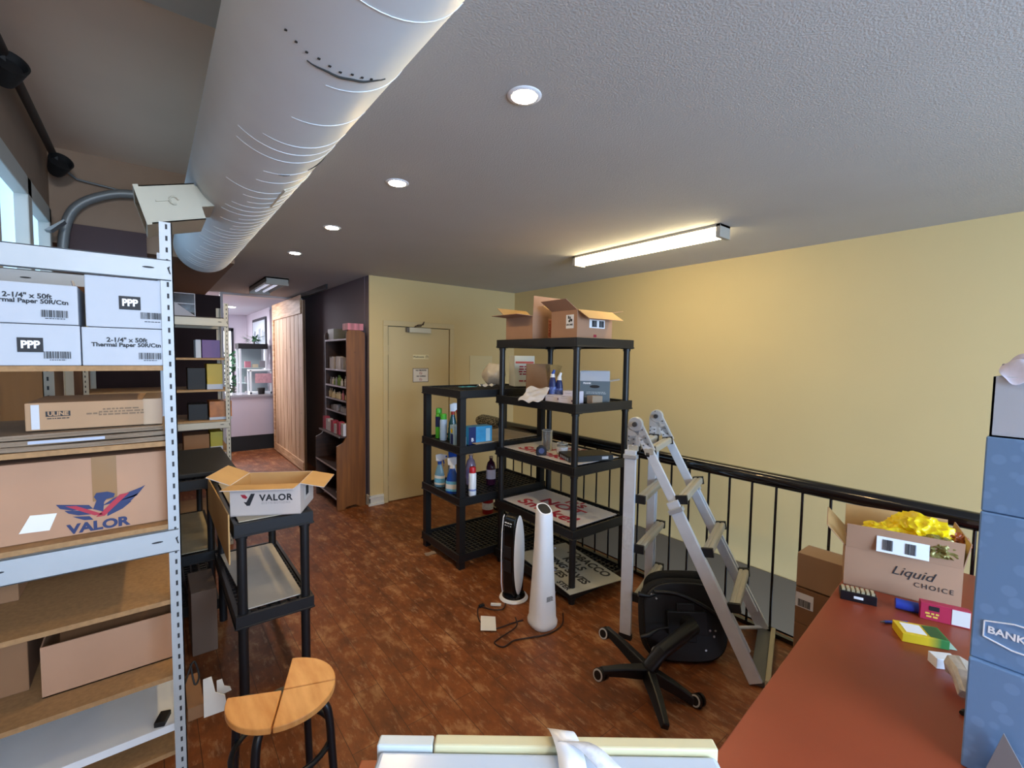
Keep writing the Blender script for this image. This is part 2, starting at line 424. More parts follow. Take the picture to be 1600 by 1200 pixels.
text('lettering', 'Washrooms', 0.028, (-0.03, -0.0012, 0), FRONT, INK, s, bold=0.0004)
bm = BM(); 
for a in (0.065, 0.088): bx(bm, a, a+0.006, -0.0015, -0.0008, -0.016, 0.016)
bx(bm, 0.065, 0.09, -0.0015, -0.0008, 0.012, 0.016); obj('pictogram', bm, INK, s)
s = tag(plate('door_notice', 0.205, 0.165, FACE['front'], mat('notice_border', '#4a3b37', 0.5), None), 'small white no smoking notice with dark border on the cream door', 'sign')
s.location = (2.512, 4.917, 1.458)
plate('notice_paper', 0.193, 0.153, T(0, -0.0008, 0) @ FACE['front'], mat('notice_white', '#e4dcd2', 0.6), s, 0.0006)
text('lettering', 'NO SMOKING', 0.022, (0.005, -0.002, 0.058), FRONT, INK, s, bold=0.0008)
text('lettering', 'NO VAPING', 0.022, (0.005, -0.002, -0.012), FRONT, INK, s, bold=0.0008)
for z in (0.024, -0.05):
    bm = BM()
    tube(bm, [(0.016*math.cos(t*PI/10), -0.002, z+0.016*math.sin(t*PI/10)) for t in range(20)], 0.0016, 6, closed=True)
    bar(bm, (-0.011, -0.002, z+0.011), (0.011, -0.002, z-0.011), 0.0015, 0.003); bar(bm, (-0.012, -0.002, z), (0.01, -0.002, z), 0.001, 0.003)
    obj('prohibition_mark', bm, INKR, s)
# electrical panel cover on door wall
bm = BM(); bx(bm, 3.2, 3.55, 4.905, 4.92, 1.2, 1.70)
tag(obj('wall_panel_cover', bm, mat('cream_cover', '#d6c698', 0.5), bevel=0.004), 'flat cream access panel on the wall right of the door', 'panel')
# baseboard stub
bm = BM(); bx(bm, 1.872, 2.044, 4.895, 4.92, 0, 0.115); bx(bm, 1.872, 1.89, 4.895, 5.0, 0, 0.115); bx(bm, 1.866, 2.044, 4.885, 4.92, 0, 0.03); bx(bm, 1.869, 2.044, 4.89, 4.92, 0.085, 0.1)
struct('baseboard_back', bm, mat('white_baseboard', '#d9d6cc', 0.5), bevel=0.004)

# ------------------------------------------------------------------ LIGHT FITTINGS
WARM = '#ffe0a8'
nm = ['nearest the camera', 'second along the row', 'third along the row', 'farthest down the row']
for i, y in enumerate((1.216, 2.216, 3.27, 4.298)):
    t = thing('recessed_downlight', 'round recessed ceiling downlight, lit, ' + nm[i], 'ceiling light', (1.0, y, CZ), group='row of recessed ceiling downlights')
    bm = BM(); lathe(bm, [(0.041, -0.004), (0.054, -0.004), (0.058, -0.001), (0.058, 0.003), (0.041, 0.003)], 40)
    obj('trim_ring', bm, WPL, t, smooth=40)
    bm = BM(); lathe(bm, [(0.001, -0.005), (0.041, -0.005), (0.041, -0.002), (0.001, -0.002)], 32)
    obj('lamp_disc', bm, mat('warm_lamp_glow', '#fff0d0', 0.5, emit='#ffd99a', estr=300), t)
def fluorescent(name, label, loc, length, wdt, lit, strength, tubes):
    t = thing(name, label, 'ceiling light', loc)
    bm = BM(); h = length/2
    bx(bm, -wdt/2, wdt/2, -h, h, -0.018, 0); bx(bm, -wdt/2, wdt/2, h-0.03, h, -0.085, 0); bx(bm, -wdt/2, wdt/2, -h, -h+0.03, -0.085, 0)
    if not lit:
        bx(bm, -wdt/2, -wdt/2+0.01, -h, h, -0.06, 0); bx(bm, wdt/2-0.01, wdt/2, -h, h, -0.06, 0)
    obj('housing', bm, mat('fitting_enamel', '#a39d92', 0.5), t, bevel=0.002)
    if lit:
        bm = BM()
        prism(bm, [(-wdt/2+0.008, -0.018), (-wdt/2+0.012, -0.06), (-wdt/4, -0.078), (wdt/4, -0.078), (wdt/2-0.012, -0.06), (wdt/2-0.008, -0.018)], length-0.07, T(0, h-0.035, 0) @ RX(PI/2))
        obj('diffuser', bm, mat('fluorescent_glow', '#fffbe6', 0.5, emit='#ffe9b4', estr=strength), t)
    for x in tubes:
        bm = BM(); cyl(bm, (x, -h+0.03, -0.045), (x, h-0.03, -0.045), 0.014, seg=12)
        obj('tube', bm, mat('dim_tube', '#d9dbe0', 0.3, emit='#dfe4ff', estr=0.35), t, smooth=40)
    return t
fluorescent('fluorescent_fitting', 'long lit fluorescent ceiling fitting with frosted diffuser near the right wall', (2.93, 2.15, CZ), 1.30, 0.13, True, 15, ())
fluorescent('fluorescent_fitting', 'twin tube ceiling fitting with unlit look in the dark hallway', (1.16, 6.35, CZ), 1.1, 0.24, False, 0, (-0.045, 0.045))
bm = BM(); lathe(bm, [(0.001, -0.01), (0.07, -0.01), (0.085, 0), (0.001, 0)], 24)
t = obj('recessed_downlight', bm, mat('front_lamp_glow', '#ffffff', 0.5, emit='#ffffff', estr=6)); t.location = (1.30, 10.8, 2.62)
tag(t, 'small round downlight in the white ceiling of the front room', 'ceiling light')

# ------------------------------------------------------------------ DUCT
dx, dz, DR = 0.394, 2.614, 0.22
t = thing('air_duct', 'large round white painted spiral duct along the ceiling', 'duct', (dx, 0, dz))
prof = []
ys = -2.65
seams = [y*0.31 - 2.4 for y in range(9)] + [0.35, 0.62, 0.95, 1.28, 1.52, 1.72, 1.80, 1.88, 2.02, 2.14] + [2.3 + 0.085*k for k in range(30)]
prof.append((DR, -2.65))
for s_ in sorted(seams):
    if s_ > 4.84: continue
    pass
prof.append((DR, 4.86))
bm = BM(); lathe(bm, prof, 64, 0, RX(-PI/2))
obj('duct_pipe', bm, DUCTM, t, smooth=30)
def duct_arc(name, y, a0, a1, r, m, wob=0.0, skew=0.0):
    bm = BM(); n = 16; pts = []
    for k in range(n+1):
        a = R(a0 + (a1-a0)*k/n); pts.append(((DR+0.001)*math.sin(a), y + wob*math.sin(k*1.3) + skew*k/n, -(DR+0.001)*math.cos(a)))
    tube(bm, pts, [max(0.0006, r*(0.4+0.6*math.sin(PI*k/n))) for k in range(n+1)], 6)
    obj(name, bm, m, t)
SEAMM = mat('seam_paint', '#f4f8fa', 0.45)
rns = random.Random(4)
for s_ in sorted(seams):
    if 0.3 < s_ < 4.8: duct_arc('seam', s_, rns.uniform(-50, 0), rns.uniform(45, 75), 0.0009, SEAMM, 0.0, -0.02)
CRK = mat('seam_gap', '#33322f', 0.8)
duct_arc('split_seam', 1.225, -20, 32, 0.0035, CRK, 0.002, -0.02)
duct_arc('split_seam', 2.02, 5, 16, 0.003, CRK); duct_arc('split_seam', 2.0, 34, 58, 0.003, CRK, 0.001, -0.03)
for k in range(9):
    bm = BM(); a = R(-36 + 7*k); v = Vector(((DR+0.001)*math.sin(a), 1.19+0.004*(k % 3), -(DR+0.001)*math.cos(a)))
    bx(bm, v.x-0.003, v.x+0.003, v.y-0.003, v.y+0.003, v.z-0.001, v.z+0.001); obj('rivet', bm, CRK, t)
duct_arc('tape_patch', 2.24, 24, 66, 0.0035, mat('duct_tape', '#dfdccb', 0.6), 0, -0.02)
bm = BM()
for k in range(8):
    a = R(24); y = 2.24 + 0.30*k/8
    bx(bm, (DR)*math.sin(a)-0.004, DR*math.sin(a)+0.004, y, y+0.04, -DR*math.cos(a)-0.004, -DR*math.cos(a)+0.001)
obj('tape_patch', bm, MATS['duct_tape'], t)
# take-off box
tb = thing('duct_takeoff_box', 'cream sheet metal takeoff box on the side of the duct', 'duct box', (0.10, 2.9, 2.40), rot=(0, R(-16), 0))
bm = BM()
for a in ((-0.115, 0.115, -0.15, -0.145, -0.085, 0.085), (-0.115, 0.115, 0.145, 0.15, -0.085, 0.085), (-0.115, 0.115, -0.15, 0.15, -0.085, -0.08), (-0.115, 0.115, -0.15, 0.15, 0.08, 0.085)):
    bx(bm, *a)
obj('box_shell', bm, mat('takeoff_enamel', '#bdb6a2', 0.55), tb)
bm = BM(); bx(bm, 0.112, 0.225, -0.125, 0.125, -0.02, 0.078); obj('collar', bm, MATS['takeoff_enamel'], tb)
bm = BM(); bx(bm, -0.05, -0.045, -0.145, 0.145, -0.08, 0.08); obj('damper_blade', bm, BLACK, tb)
bm = BM()
for a in ((-0.125, -0.105, -0.155, -0.14, -0.09, 0.09), (-0.125, -0.105, 0.14, 0.155, -0.09, 0.09), (-0.125, -0.105, -0.15, 0.15, -0.09, -0.075), (-0.125, -0.105, -0.15, 0.15, 0.075, 0.09)): bx(bm, *a)
obj('flange', bm, MATS['takeoff_enamel'], tb)
bm = BM(); bx(bm, -0.06, 0.0, -0.156, -0.15, 0.01, 0.018)
tube(bm, [(0.01+0.018*math.cos(k*PI/5), -0.156, 0.01+0.018*math.sin(k*PI/5)) for k in range(9)], 0.004, 8)
obj('damper_handle', bm, MATS['takeoff_enamel'], tb)
# flexible duct / conduit arc in the far left corner
bm = BM(); tube(bm, [(-0.50, 4.78, 2.35), (-0.465, 4.78, 2.64), (-0.38, 4.78, 2.80), (-0.20, 4.78, 2.91), (-0.03, 4.78, 2.94), (0.15, 4.78, 2.93)], 0.032, 14, smooth_n=6)
tag(obj('curved_pipe', bm, mat('grey_conduit', '#7b7f80', 0.45, metal=0.3), smooth=60), 'curved grey pipe arching across the upper corner by the window', 'pipe')
bm = BM(); tube(bm, [(-0.53, 4.70, 3.06), (-0.40, 4.82, 2.985), (-0.1, 4.84, 2.96)], 0.008, 8)
tag(obj('thin_conduit', bm, mat('grey_conduit', '#7b7f80'), smooth=60), 'thin metal conduit behind the curved pipe on the upper wall', 'pipe')
bm = BM(); cyl(bm, (-0.50, 0.5, 3.07), (-0.50, 4.6, 3.07), 0.022, seg=12)
tag(obj('ceiling_pipe', bm, mat('dark_pipe', '#3b3029', 0.6), smooth=60), 'dark pipe running under the upper ceiling along the window wall', 'pipe')
for (x, y, z, lb) in ((-0.47, 4.55, 2.98, 'black round spotlight head in the far upper corner'), (-0.49, 3.20, 2.99, 'black spotlight head above the window at the left edge')):
    t = thing('spotlight', lb, 'spotlight', (x, y, z))
    bm = BM(); lathe(bm, [(0.02, -0.09), (0.05, -0.085), (0.062, -0.05), (0.075, 0.02), (0.085, 0.07), (0.075, 0.07), (0.06, 0.03)], 24, 0, RX(R(60)) @ RY(R(20))); obj('lamp_head', bm, BLACK, t, smooth=40)
    bm = BM(); bx(bm, -0.05, 0.0, -0.012, 0.012, -0.005, 0.08); obj('bracket', bm, BLACK, t); t.scale = (0.8, 0.8, 0.8)
bm = BM(); prism(bm, [(0, 0), (0.10, 0.09), (0.105, 0.08), (0.03, 0)], 0.10, T(-0.55, 4.6, 2.52) @ RX(PI/2))
tag(obj('wall_bracket', bm, mat('grey_conduit', '#7b7f80'), None), 'small grey angled bracket beside the right end of the window', 'bracket')

# ------------------------------------------------------------------ STAIRWELL + RAILING
t = thing('stair_railing', 'black metal railing with thick handrail and thin balusters along the stairwell', 'railing', (2.95, 0, 0))
bm = BM()
cyl(bm, (0, 0.2, 0.965), (0, 4.10, 0.965), 0.043, seg=24)
obj('handrail', bm, BLACKG, t, smooth=40)
bm = BM(); bx(bm, -0.015, 0.015, 0.2, 4.10, 0.005, 0.03); obj('bottom_rail', bm, BLACKG, t)
y = 0.28
while y < 4.08:
    bm = BM(); cyl(bm, (0, y, 0.02), (0, y, 0.95), 0.0075, seg=10)
    obj('baluster', bm, BLACKG, t, smooth=40); y += 0.1415
bm = BM(); bx(bm, 3.03, 3.05, 0.3, 4.92, -0.5, 0.0)
struct('trim_2', bm, GREYW)
t = thing('staircase', 'brown stairs going down behind the railing and black shelves', 'stairs', (0, 0, 0))
for k in range(12):
    bm = BM(); y1 = 4.3 - 0.27*k; z = -0.19*(k+1)
    bx(bm, 3.06, 3.89, y1-0.29, y1, z-0.04, z); bx(bm, 3.06, 3.89, y1-0.02, y1, z, z+0.15)
    obj('step', bm, mat('stair_tread', '#4a3120', 0.6), t)
bm = BM(); prism(bm, [(4.35, 0.02), (4.35, -0.14), (1.3, -2.29), (1.3, -2.13)], 0.02, T(3.90, 0, 0) @ RZ(PI/2) @ RX(PI/2))
obj('stringer', bm, mat('stringer_paint', '#b09a72', 0.6), t)

# ------------------------------------------------------------------ NEAR AND FAR BOLTLESS RACKS
def rack_post(parent, x, y, h, sx, sy, mt, holes=True, z0=0.0):
    """L-shaped slotted upright, corner at (x, y); flanges go toward sx, sy"""
    bm = BM(); wd = 0.034; th = 0.003
    bx(bm, min(x, x+sx*wd), max(x, x+sx*wd), min(y, y+sy*th), max(y, y+sy*th), z0, h)
    bx(bm, min(x, x+sx*th), max(x, x+sx*th), min(y, y+sy*wd), max(y, y+sy*wd), z0, h)
    if holes:
        z = z0+0.03; yy = y - sy*0.0006; xx = x - sx*0.0006
        while z < h-0.02:
            bx(bm, min(x+sx*0.012, x+sx*0.018), max(x+sx*0.012, x+sx*0.018), min(yy, y), max(yy, y), z, z+0.016, 1)
            bx(bm, min(xx, x), max(xx, x), y+sy*0.014-0.003, y+sy*0.014+0.003, z, z+0.016, 1)
            z += 0.0375
    return obj('upright', bm, [mt, INK], parent)
def rack(name, label, x0, x1, y0, y1, h, shelves, beams, mt, chip):
    t = thing(name, label, 'rack', (x0, y0, 0))
    W = x1-x0; D = y1-y0
    for (x, y, sx, sy) in ((0, 0, 1, 1), (W, 0, -1, 1), (0, D, 1, -1), (W, D, -1, -1)): rack_post(t, x, y, h, sx, sy, mt)
    for z in shelves:
        bm = BM(); bx(bm, 0.004, W-0.004, 0.006, D-0.006, z-0.016, z); obj('shelf_board', bm, chip, t)
    for z0, z1 in beams:
        for y in (0.0, D-0.002):
            s = obj_beam(t, W, y, z0, z1, mt)
    return t
def obj_beam(t, W, y, z0, z1, mt):
    bm = BM(); bx(bm, 0.006, W-0.006, y-0.004, y+0.002, z0, z1); bx(bm, 0.006, W-0.006, y-0.004, y+0.012, z0, z0+0.004); bx(bm, 0.006, W-0.006, y-0.004, y+0.012, z1-0.004, z1)
    o = obj('beam', bm, mt, t, bevel=0.001)
    bm = BM()
    for cx in ((0.14, 0.022), (W-0.064, 0.022)):
        prism(bm, [(cx[0]+0.012*math.cos(a)*1.3, 0.003*math.sin(a)) for a in [k*PI/6 for k in range(12)]], 0.0006, T(0, y-0.0045, (z0+z1)/2+0.004) @ RX(PI/2))
    prism(bm, [(W-0.016, 0.008), (W-0.008, 0.014), (W-0.010, 0.004), (W-0.006, -0.012), (W-0.010, -0.012), (W-0.014, 0.002)], 0.0006, T(0, y-0.0045, (z0+z1)/2) @ RX(PI/2))
    obj('slot', bm, INK, o)
    return o
RX0, RX1, RY0, RY1 = -0.50, 0.066, 1.90, 2.50
rack1 = rack('storage_rack', 'tall white boltless storage rack with chipboard shelves at the left edge', RX0, RX1, RY0, RY1, 2.115,
             (1.645, 1.392, 1.108, 0.845, 0.575), ((1.925, 1.993), (1.012, 1.090)), RACKM, CHIP)
bm = BM(); bx(bm, 0.004, RX1-RX0-0.004, 0.01, 0.59, 0.372, 0.398); obj('shelf_board', bm, mat('white_laminate', '#dfe4ea', 0.35, var=0.08, vscale=3), rack1)
bm = BM(); bx(bm, 0.004, RX1-RX0-0.004, 0.01, 0.59, 0.284, 0.30); obj('shelf_board', bm, CHIP, rack1)
rack3 = rack('storage_rack', 'white boltless rack standing behind the near rack, only slotted uprights showing', -0.345, 0.078, 2.62, 3.22, 1.9, (0.5, 1.1), ((1.70, 1.76),), RACKC, CHIPD)
rack2 = rack('storage_rack', 'cream boltless rack in the dark hallway corner holding coloured cartons', -0.40, 0.535, 4.62, 5.2, 2.115, (1.645, 1.375, 1.112, 0.845, 0.3), ((1.915, 1.985), (1.04, 1.10)), RACKC, CHIPD)

# ------------------------------------------------------------------ CARTON BUILDER
def carton(name, label, w_, d_, h, loc, rz=0.0, m=CARD, minner=CARDIN, flaps=None, group=None, closed=False, flen=None, tape=False, cat='box', thick=0.004):
    t = thing(name, label, cat, loc, rz, group)
    bm = BM(); a = w_/2; b = d_/2
    if closed:
        bx(bm, -a, a, -b, b, 0, h)
        o = obj('box_body', bm, m, t, bevel=0.0025)
        if tape:
            bm = BM(); bx(bm, -0.025, 0.025, -b-0.0008, b+0.0008, h, h+0.0008); bx(bm, -0.025, 0.025, -b-0.0008, -b, h*0.62, h+0.0008)
            obj('tape', bm, mat('packing_tape', '#a98252', 0.25), t)
        return t
    bx(bm, -a, a, -b, b, 0, thick)
    bx(bm, -a, a, -b, -b+thick, 0, h); bx(bm, -a, a, b-thick, b, 0, h)
    bx(bm, -a, -a+thick, -b+thick, b-thick, 0, h); bx(bm, a-thick, a, -b+thick, b-thick, 0, h)
    # inner lining in the inside colour
    bx(bm, -a+thick, a-thick, -b+thick, b-thick, thick, thick+0.0006, 1)
    e = 0.0006
    bx(bm, -a+thick, a-thick, -b+thick, -b+thick+e, thick, h, 1); bx(bm, -a+thick, a-thick, b-thick-e, b-thick, thick, h, 1)
    bx(bm, -a+thick, -a+thick+e, -b+thick, b-thick, thick, h, 1); bx(bm, a-thick-e, a-thick, -b+thick, b-thick, thick, h, 1)
    obj('box_body', bm, [m, minner], t)
    fl = flen or min(a, b)
    for side, ang in (flaps or []):
        length = {'front': w_, 'back': w_, 'left': d_, 'right': d_}[side]
        L2 = length/2-0.002
        # flap in local frame: hinge along x at y=0, extends to +y when ang=0 (lying outward); ang raises it
        A = R(ang)
        base = {'front': T(0, -b, h) @ RZ(PI), 'back': T(0, b, h), 'left': T(-a, 0, h) @ RZ(PI/2), 'right': T(a, 0, h) @ RZ(-PI/2)}[side]
        Mx = base @ RX(A)
        f = BM()
        bx(f, -L2, L2, 0, fl, -0.0015, 0.0015, 0, Mx)
        bx(f, -L2+0.001, L2-0.001, 0.001, fl-0.001, 0.0015, 0.0021, 1, Mx)
        obj('flap', f, [m, minner], t)
    return t
def put_text(parent, body, size, face, x, y, z, m=INK, **k):
    return text('lettering', body, size, (x, y, z), {'front': FRONT, 'left': LEFT, 'top': (0, 0, 0)}[face], m, parent, **k)

# ---- thermal paper boxes on the second shelf
def paper_box(label, x0, x1, z0, z1, kind, seed, y=1.905, d_=0.21):
    w_ = x1-x0
    t = carton('thermal_paper_box', label, w_, d_, z1-z0, ((x0+x1)/2, y+d_/2, z0), 0, WCARD, closed=True, group='white thermal paper cartons on the rack')
    h = z1-z0; f = -d_/2-0.0012
    if kind == 'logo':
        pl = plate('logo_square', 0.053, 0.042, T(0.0, f, h*0.50) @ FACE['front'], INK, t, 0.0008)
        put_text(t, 'PPP', 0.030, 'front', 0.0, f-0.0012, h*0.50, WPL, bold=0.0012, sx=0.85)
    else:
        put_text(t, '2-1/4" x 50ft', 0.0195, 'front', 0.0, f, h*0.68, INK, bold=0.0006)
        put_text(t, 'Thermal Paper 50R/Ctn', 0.0175, 'front', 0.0, f, h*0.55, INK, bold=0.0006)
    barcode('barcode', 0.058, 0.021, T(w_/2-0.05, f, h*0.26) @ FACE['front'], t, seed)
    print_lines(0.045, 0.004, 1, w_/2-0.05, f, h*0.14, 'front', INK, t, seed)
    return t
paper_box('white carton printed 2-1/4" x 50ft Thermal Paper, lower row at right', -0.163, 0.050, 1.646, 1.764, 'text', 3)
paper_box('white carton with PPP square, lower row at left', -0.378, -0.166, 1.646, 1.766, 'logo', 4)
paper_box('white carton with PPP square, upper row at right', -0.152, 0.058, 1.766, 1.923, 'logo', 5)
paper_box('white carton printed Thermal Paper, upper row at left', -0.378, -0.168, 1.768, 1.885, 'text', 6)
bm = BM()
tube(bm, [(-0.19, 2.14, 1.68), (-0.165, 2.13, 1.75), (-0.15, 2.15, 1.82), (-0.17, 2.17, 1.88)], [0.02, 0.025, 0.02, 0.008], 10)
tag(obj('yellow_bag', bm, YEL, smooth=60), 'yellow plastic bag squeezed behind the thermal paper cartons', 'bag')
bm = BM(); tube(bm, [(0.030, 2.16, 1.80), (0.050, 2.14, 1.76), (0.053, 2.13, 1.70), (0.045, 2.16, 1.66)], [0.006, 0.012, 0.016, 0.01], 8)
tag(obj('yellow_bag', bm, YEL, smooth=60), 'small yellow bag hanging beside the right end of the carton stack', 'bag')
t = carton('brown_carton', 'long brown carton standing behind the white thermal paper cartons', 0.44, 0.22, 0.272, (-0.24, 2.34, 1.646), 0, CARDD, closed=True)
bm = BM(); bar(bm, (-0.20, 2.13, 1.925), (-0.172, 2.115, 1.83), 0.012, 0.002); tag(obj('plastic_strap', bm, mat('blue_white_strap', '#c4cfea', 0.4)), 'pale plastic strip dangling above the cartons under the top beam', 'strap')

# ---- third shelf: flat cartons, taped long carton
nms = ['bottom of the flat stack under the taped long box', 'second layer of the flat stack', 'top sheet of the flat stack, corner torn']
for k in range(3):
    bm = BM(); bx(bm, -0.44+0.01*k, 0.052-0.012*k, 1.915+0.008*k, 2.36, 0, 0.0135)
    bmesh.ops.subdivide_edges(bm, edges=bm.edges[:], cuts=6, use_grid_fill=True)
    rn = random.Random(k)
    for v in bm.verts: v.co.z += 0.0015*math.sin(9*v.co.x+k) ; v.co.y += rn.uniform(-0.0015, 0.0015)
    o = obj('flattened_carton', bm, mat('grey_cardboard', '#84725f', 0.7, var=0.1), None); o.location = (0, 0, 1.3945+0.0165*k)
    tag(o, 'flattened brown carton, ' + nms[k], 'cardboard', 'flattened cartons on the third shelf')
    if k == 1:
        bm = BM(); bx(bm, -0.29, -0.12, 1.9215, 1.9225, 0.002, 0.011); obj('label_strip', bm, mat('torn_label', '#aab2c4', 0.6), o)
t = carton('long_carton', 'long flat brown carton sealed with clear tape, on the flattened cartons', 0.325, 0.30, 0.085, (-0.135, 2.12, 1.4455), R(-1.5), CARD, closed=True)
bm = BM(); bx(bm, 0.115, 0.1645, -0.1515, 0.1515, -0.0, 0.0865); bx(bm, 0.118, 0.121, -0.153, -0.15, 0.0, 0.086)
obj('clear_tape', bm, mat('clear_tape', '#b3977a', 0.15), t)
plate('paper_label', 0.018, 0.075, T(-0.140, -0.1512, 0.042) @ FACE['front'], mat('grey_label', '#c3c6cc', 0.5), t)
plate('logo_bar', 0.055, 0.016, T(-0.09, -0.1512, 0.05) @ FACE['front'], INK, t)
put_text(t, 'ULINE', 0.017, 'front', -0.09, -0.1525, 0.05, CARD, bold=0.0008)
print_lines(0.05, 0.005, 1, -0.09, -0.1515, 0.036, 'front', INK, t, 2)
print_lines(0.04, 0.009, 1, -0.01, -0.1515, 0.046, 'front', mat('faded_print', '#7d6650', 0.8), t, 3)
print_lines(0.12, 0.026, 3, 0.06, -0.1515, 0.05, 'front', MATS['faded_print'], t, 4)



# ---- VALOR eagle carton
t = carton('large_eagle_carton', 'large brown carton with red and blue eagle printed VALOR, on the fourth shelf', 0.525, 0.42, 0.243, (-0.212, 2.165, 1.109), 0, CARDP, closed=True, tape=False)
bm = BM(); bx(bm, 0.055, 0.115, -0.2112, -0.21, 0.10, 0.2435); obj('tape', bm, mat('brown_tape', '#94704a', 0.25), t)
F = lambda px, py: (px*0.0015, py*0.0015)
g = T(0.070, -0.2115, 0.0520) @ FACE['front']
def poly(name, pts, m, parent, M, h=0.0005):
    bm = BM(); prism(bm, [F(*p) for p in pts], h, M); return obj(name, bm, m, parent)
for i, y in enumerate((26, 14, 2)):
    poly('wing_feather', [(-16, y), (-66+12*i, y+10-3*i), (-60+12*i, y), (-42+9*i, y-7), (-10, y-9)], INKB, t, g)
    poly('wing_feather', [(8+4*i-4, y-6), (58-12*i+4, y+6), (78-12*i, y+28-4*i), (70-14*i, y+24-4*i), (24-5*i, y+8)], INKB, t, g)
poly('wing_stripe', [(-8, 2), (6, 2), (-36, 28), (-52, 30)], INKR, t, T(0, -0.0006, 0) @ g)
poly('wing_stripe', [(-6, -2), (8, -2), (50, 42), (34, 40), (6, 10)], INKR, t, T(0, -0.0006, 0) @ g)
poly('eagle_head', [(-10, 16), (6, 8), (8, 28), (12, 34), (24, 36), (26, 44), (14, 50), (-4, 50), (-8, 42), (-4, 34)], INKB, t, T(0, -0.0012, 0) @ g)
put_text(t, 'VALOR', 0.040, 'front', 0.068, -0.2115, 0.020, INKB, bold=0.0018, sx=1.15)
bm = BM()
prism(bm, [(-0.055, -0.025), (0.01, -0.028), (0.028, 0.022), (-0.03, 0.026)], 0.0007, T(-0.055, -0.2125, 0.058) @ FACE['front'])
obj('paper_note', bm, WPAPER, t)
# ---- open tray carton on fifth shelf
carton('open_carton', 'open topped brown carton on the lower shelf of the near rack', 0.345, 0.34, 0.168, (-0.128, 2.19, 0.5755), R(0), CARDP, CARDD, flaps=[('right', 100)], flen=0.02)
bm = BM(); bx(bm, -0.47, -0.34, 2.1, 2.45, 0.5755, 0.80); tag(obj('dark_carton', bm, CARDD, bevel=0.003), 'dark brown carton at the far left beside the open carton', 'box')
bm = BM(); bx(bm, -0.47, -0.37, 2.2, 2.45, 0.8455, 1.05); tag(obj('dark_carton', bm, CARDD, bevel=0.003), 'dark brown carton at the left end of the empty shelf', 'box')
# power brick and torn papers on lower shelf by the post
bm = BM(); bx(bm, -0.016, 0.016, -0.03, 0.03, 0.0, 0.018)
o = obj('power_brick', bm, BLACK, None, bevel=0.003); o.location = (0.0, 1.945, 0.399); o.rotation_euler = (0, 0, R(-20)); tag(o, 'small black power adapter on the white lower shelf near the post', 'power adapter')
bm = BM(); tube(bm, [(0.04, 1.95, 0.415), (0.075, 2.05, 0.46), (0.10, 2.08, 0.50), (0.115, 2.07, 0.44), (0.10, 2.06, 0.42), (0.09, 2.09, 0.49)], 0.0035, 8, smooth_n=6); obj('cord', bm, BLACK, o).matrix_parent_inverse = o.matrix_basis.inverted()
def crumple(name, label, cat, c, size, m, seed, thick=0.002, sub=7, amp=0.3, rot=(0, 0, 0), group=None, parent=None, soft=True):
    """creased sheet"""
    rn = random.Random(seed); bm = BM()
    n = sub
    V = [[None]*(n+1) for _ in range(n+1)]
    for i in range(n+1):
        for j in range(n+1):
            x = (i/n-0.5)*size[0]*(1+0.12*rn.uniform(-1, 1)); y_ = (j/n-0.5)*size[1]*(1+0.12*rn.uniform(-1, 1))
            z = size[2]*(0.5+0.5*math.sin(i*1.9+seed)*math.cos(j*1.4+seed*0.7)) + size[2]*amp*rn.uniform(-1, 1)
            V[i][j] = bm.verts.new((x, y_, max(0.001, z)))
    for i in range(n):
        for j in range(n): bm.faces.new((V[i][j], V[i+1][j], V[i+1][j+1], V[i][j+1]))
    o = obj(name, bm, m, parent); o.location = c; o.rotation_euler = rot
    sm = o.modifiers.new('solid', 'SOLIDIFY'); sm.thickness = thick
    if soft:
        ss = o.modifiers.new('soft', 'SUBSURF'); ss.levels = 2; ss.render_levels = 2
        o.data.polygons.foreach_set('use_smooth', [True]*len(o.data.polygons))
    if label: tag(o, label, cat, group)
    return o
t = thing('torn_packaging', 'torn white packaging sticking out behind the near rack post', 'packaging', (0.125, 2.0, 0.3))
for (a, c2) in (((0.0, 0.02, 0.0), (0.08, 0.06, 0.16)), ((0.045, 0.04, 0.05), (0.05, 0.03, 0.07))):
    bm = BM(); prism(bm, [(0, 0), (c2[0], 0.02), (c2[0]*0.9, c2[2]*0.5), (c2[0]*0.5, c2[2]*0.6), (c2[0]*0.35, c2[2]), (0, c2[2]*0.95)], 0.003, T(*a) @ RZ(R(-25)) @ RX(PI/2))
    obj('torn_panel', bm, WPAPER, t)
bm = BM(); bx(bm, -0.05, 0.0, 0.03, 0.25, 0.0, 0.05); obj('carton_base', bm, CARDD, t)

# ------------------------------------------------------------------ RACK 2 CONTENTS
def simple_box(name, label, x0, x1, y0, y1, z0, z1, m, bandm=None, band=0.25, group=None):
    bm = BM(); bx(bm, -(x1-x0)/2, (x1-x0)/2, -(y1-y0)/2, (y1-y0)/2, 0, z1-z0)
    o = obj(name, bm, m, None, bevel=0.002); o.location = ((x0+x1)/2, (y0+y1)/2, z0)
    if bandm:
        b = BM(); bx(b, -(x1-x0)/2-0.001, (x1-x0)/2+0.001, -(y1-y0)/2-0.001, (y1-y0)/2, 0.0, (z1-z0)*band); obj('printed_band', b, bandm, o)
    return tag(o, label, 'box', group)
PUR = mat('purple_print', '#5f3f78', 0.5); YLC = mat('yellow_print', '#b79a1c', 0.5); ORC = mat('orange_print', '#a5652b', 0.5, var=0.35, vscale=14)
simple_box('purple_box', 'purple carton on the second shelf of the hallway rack', 0.345, 0.475, 4.68, 4.9, 1.646, 1.80, PUR)
simple_box('white_box', 'narrow white box left of the purple carton', 0.30, 0.338, 4.68, 4.9, 1.646, 1.80, WCARD)
simple_box('yellow_box', 'yellow carton with white base band under the purple one', 0.375, 0.488, 4.68, 4.9, 1.376, 1.595, YLC, WCARD, 0.2)
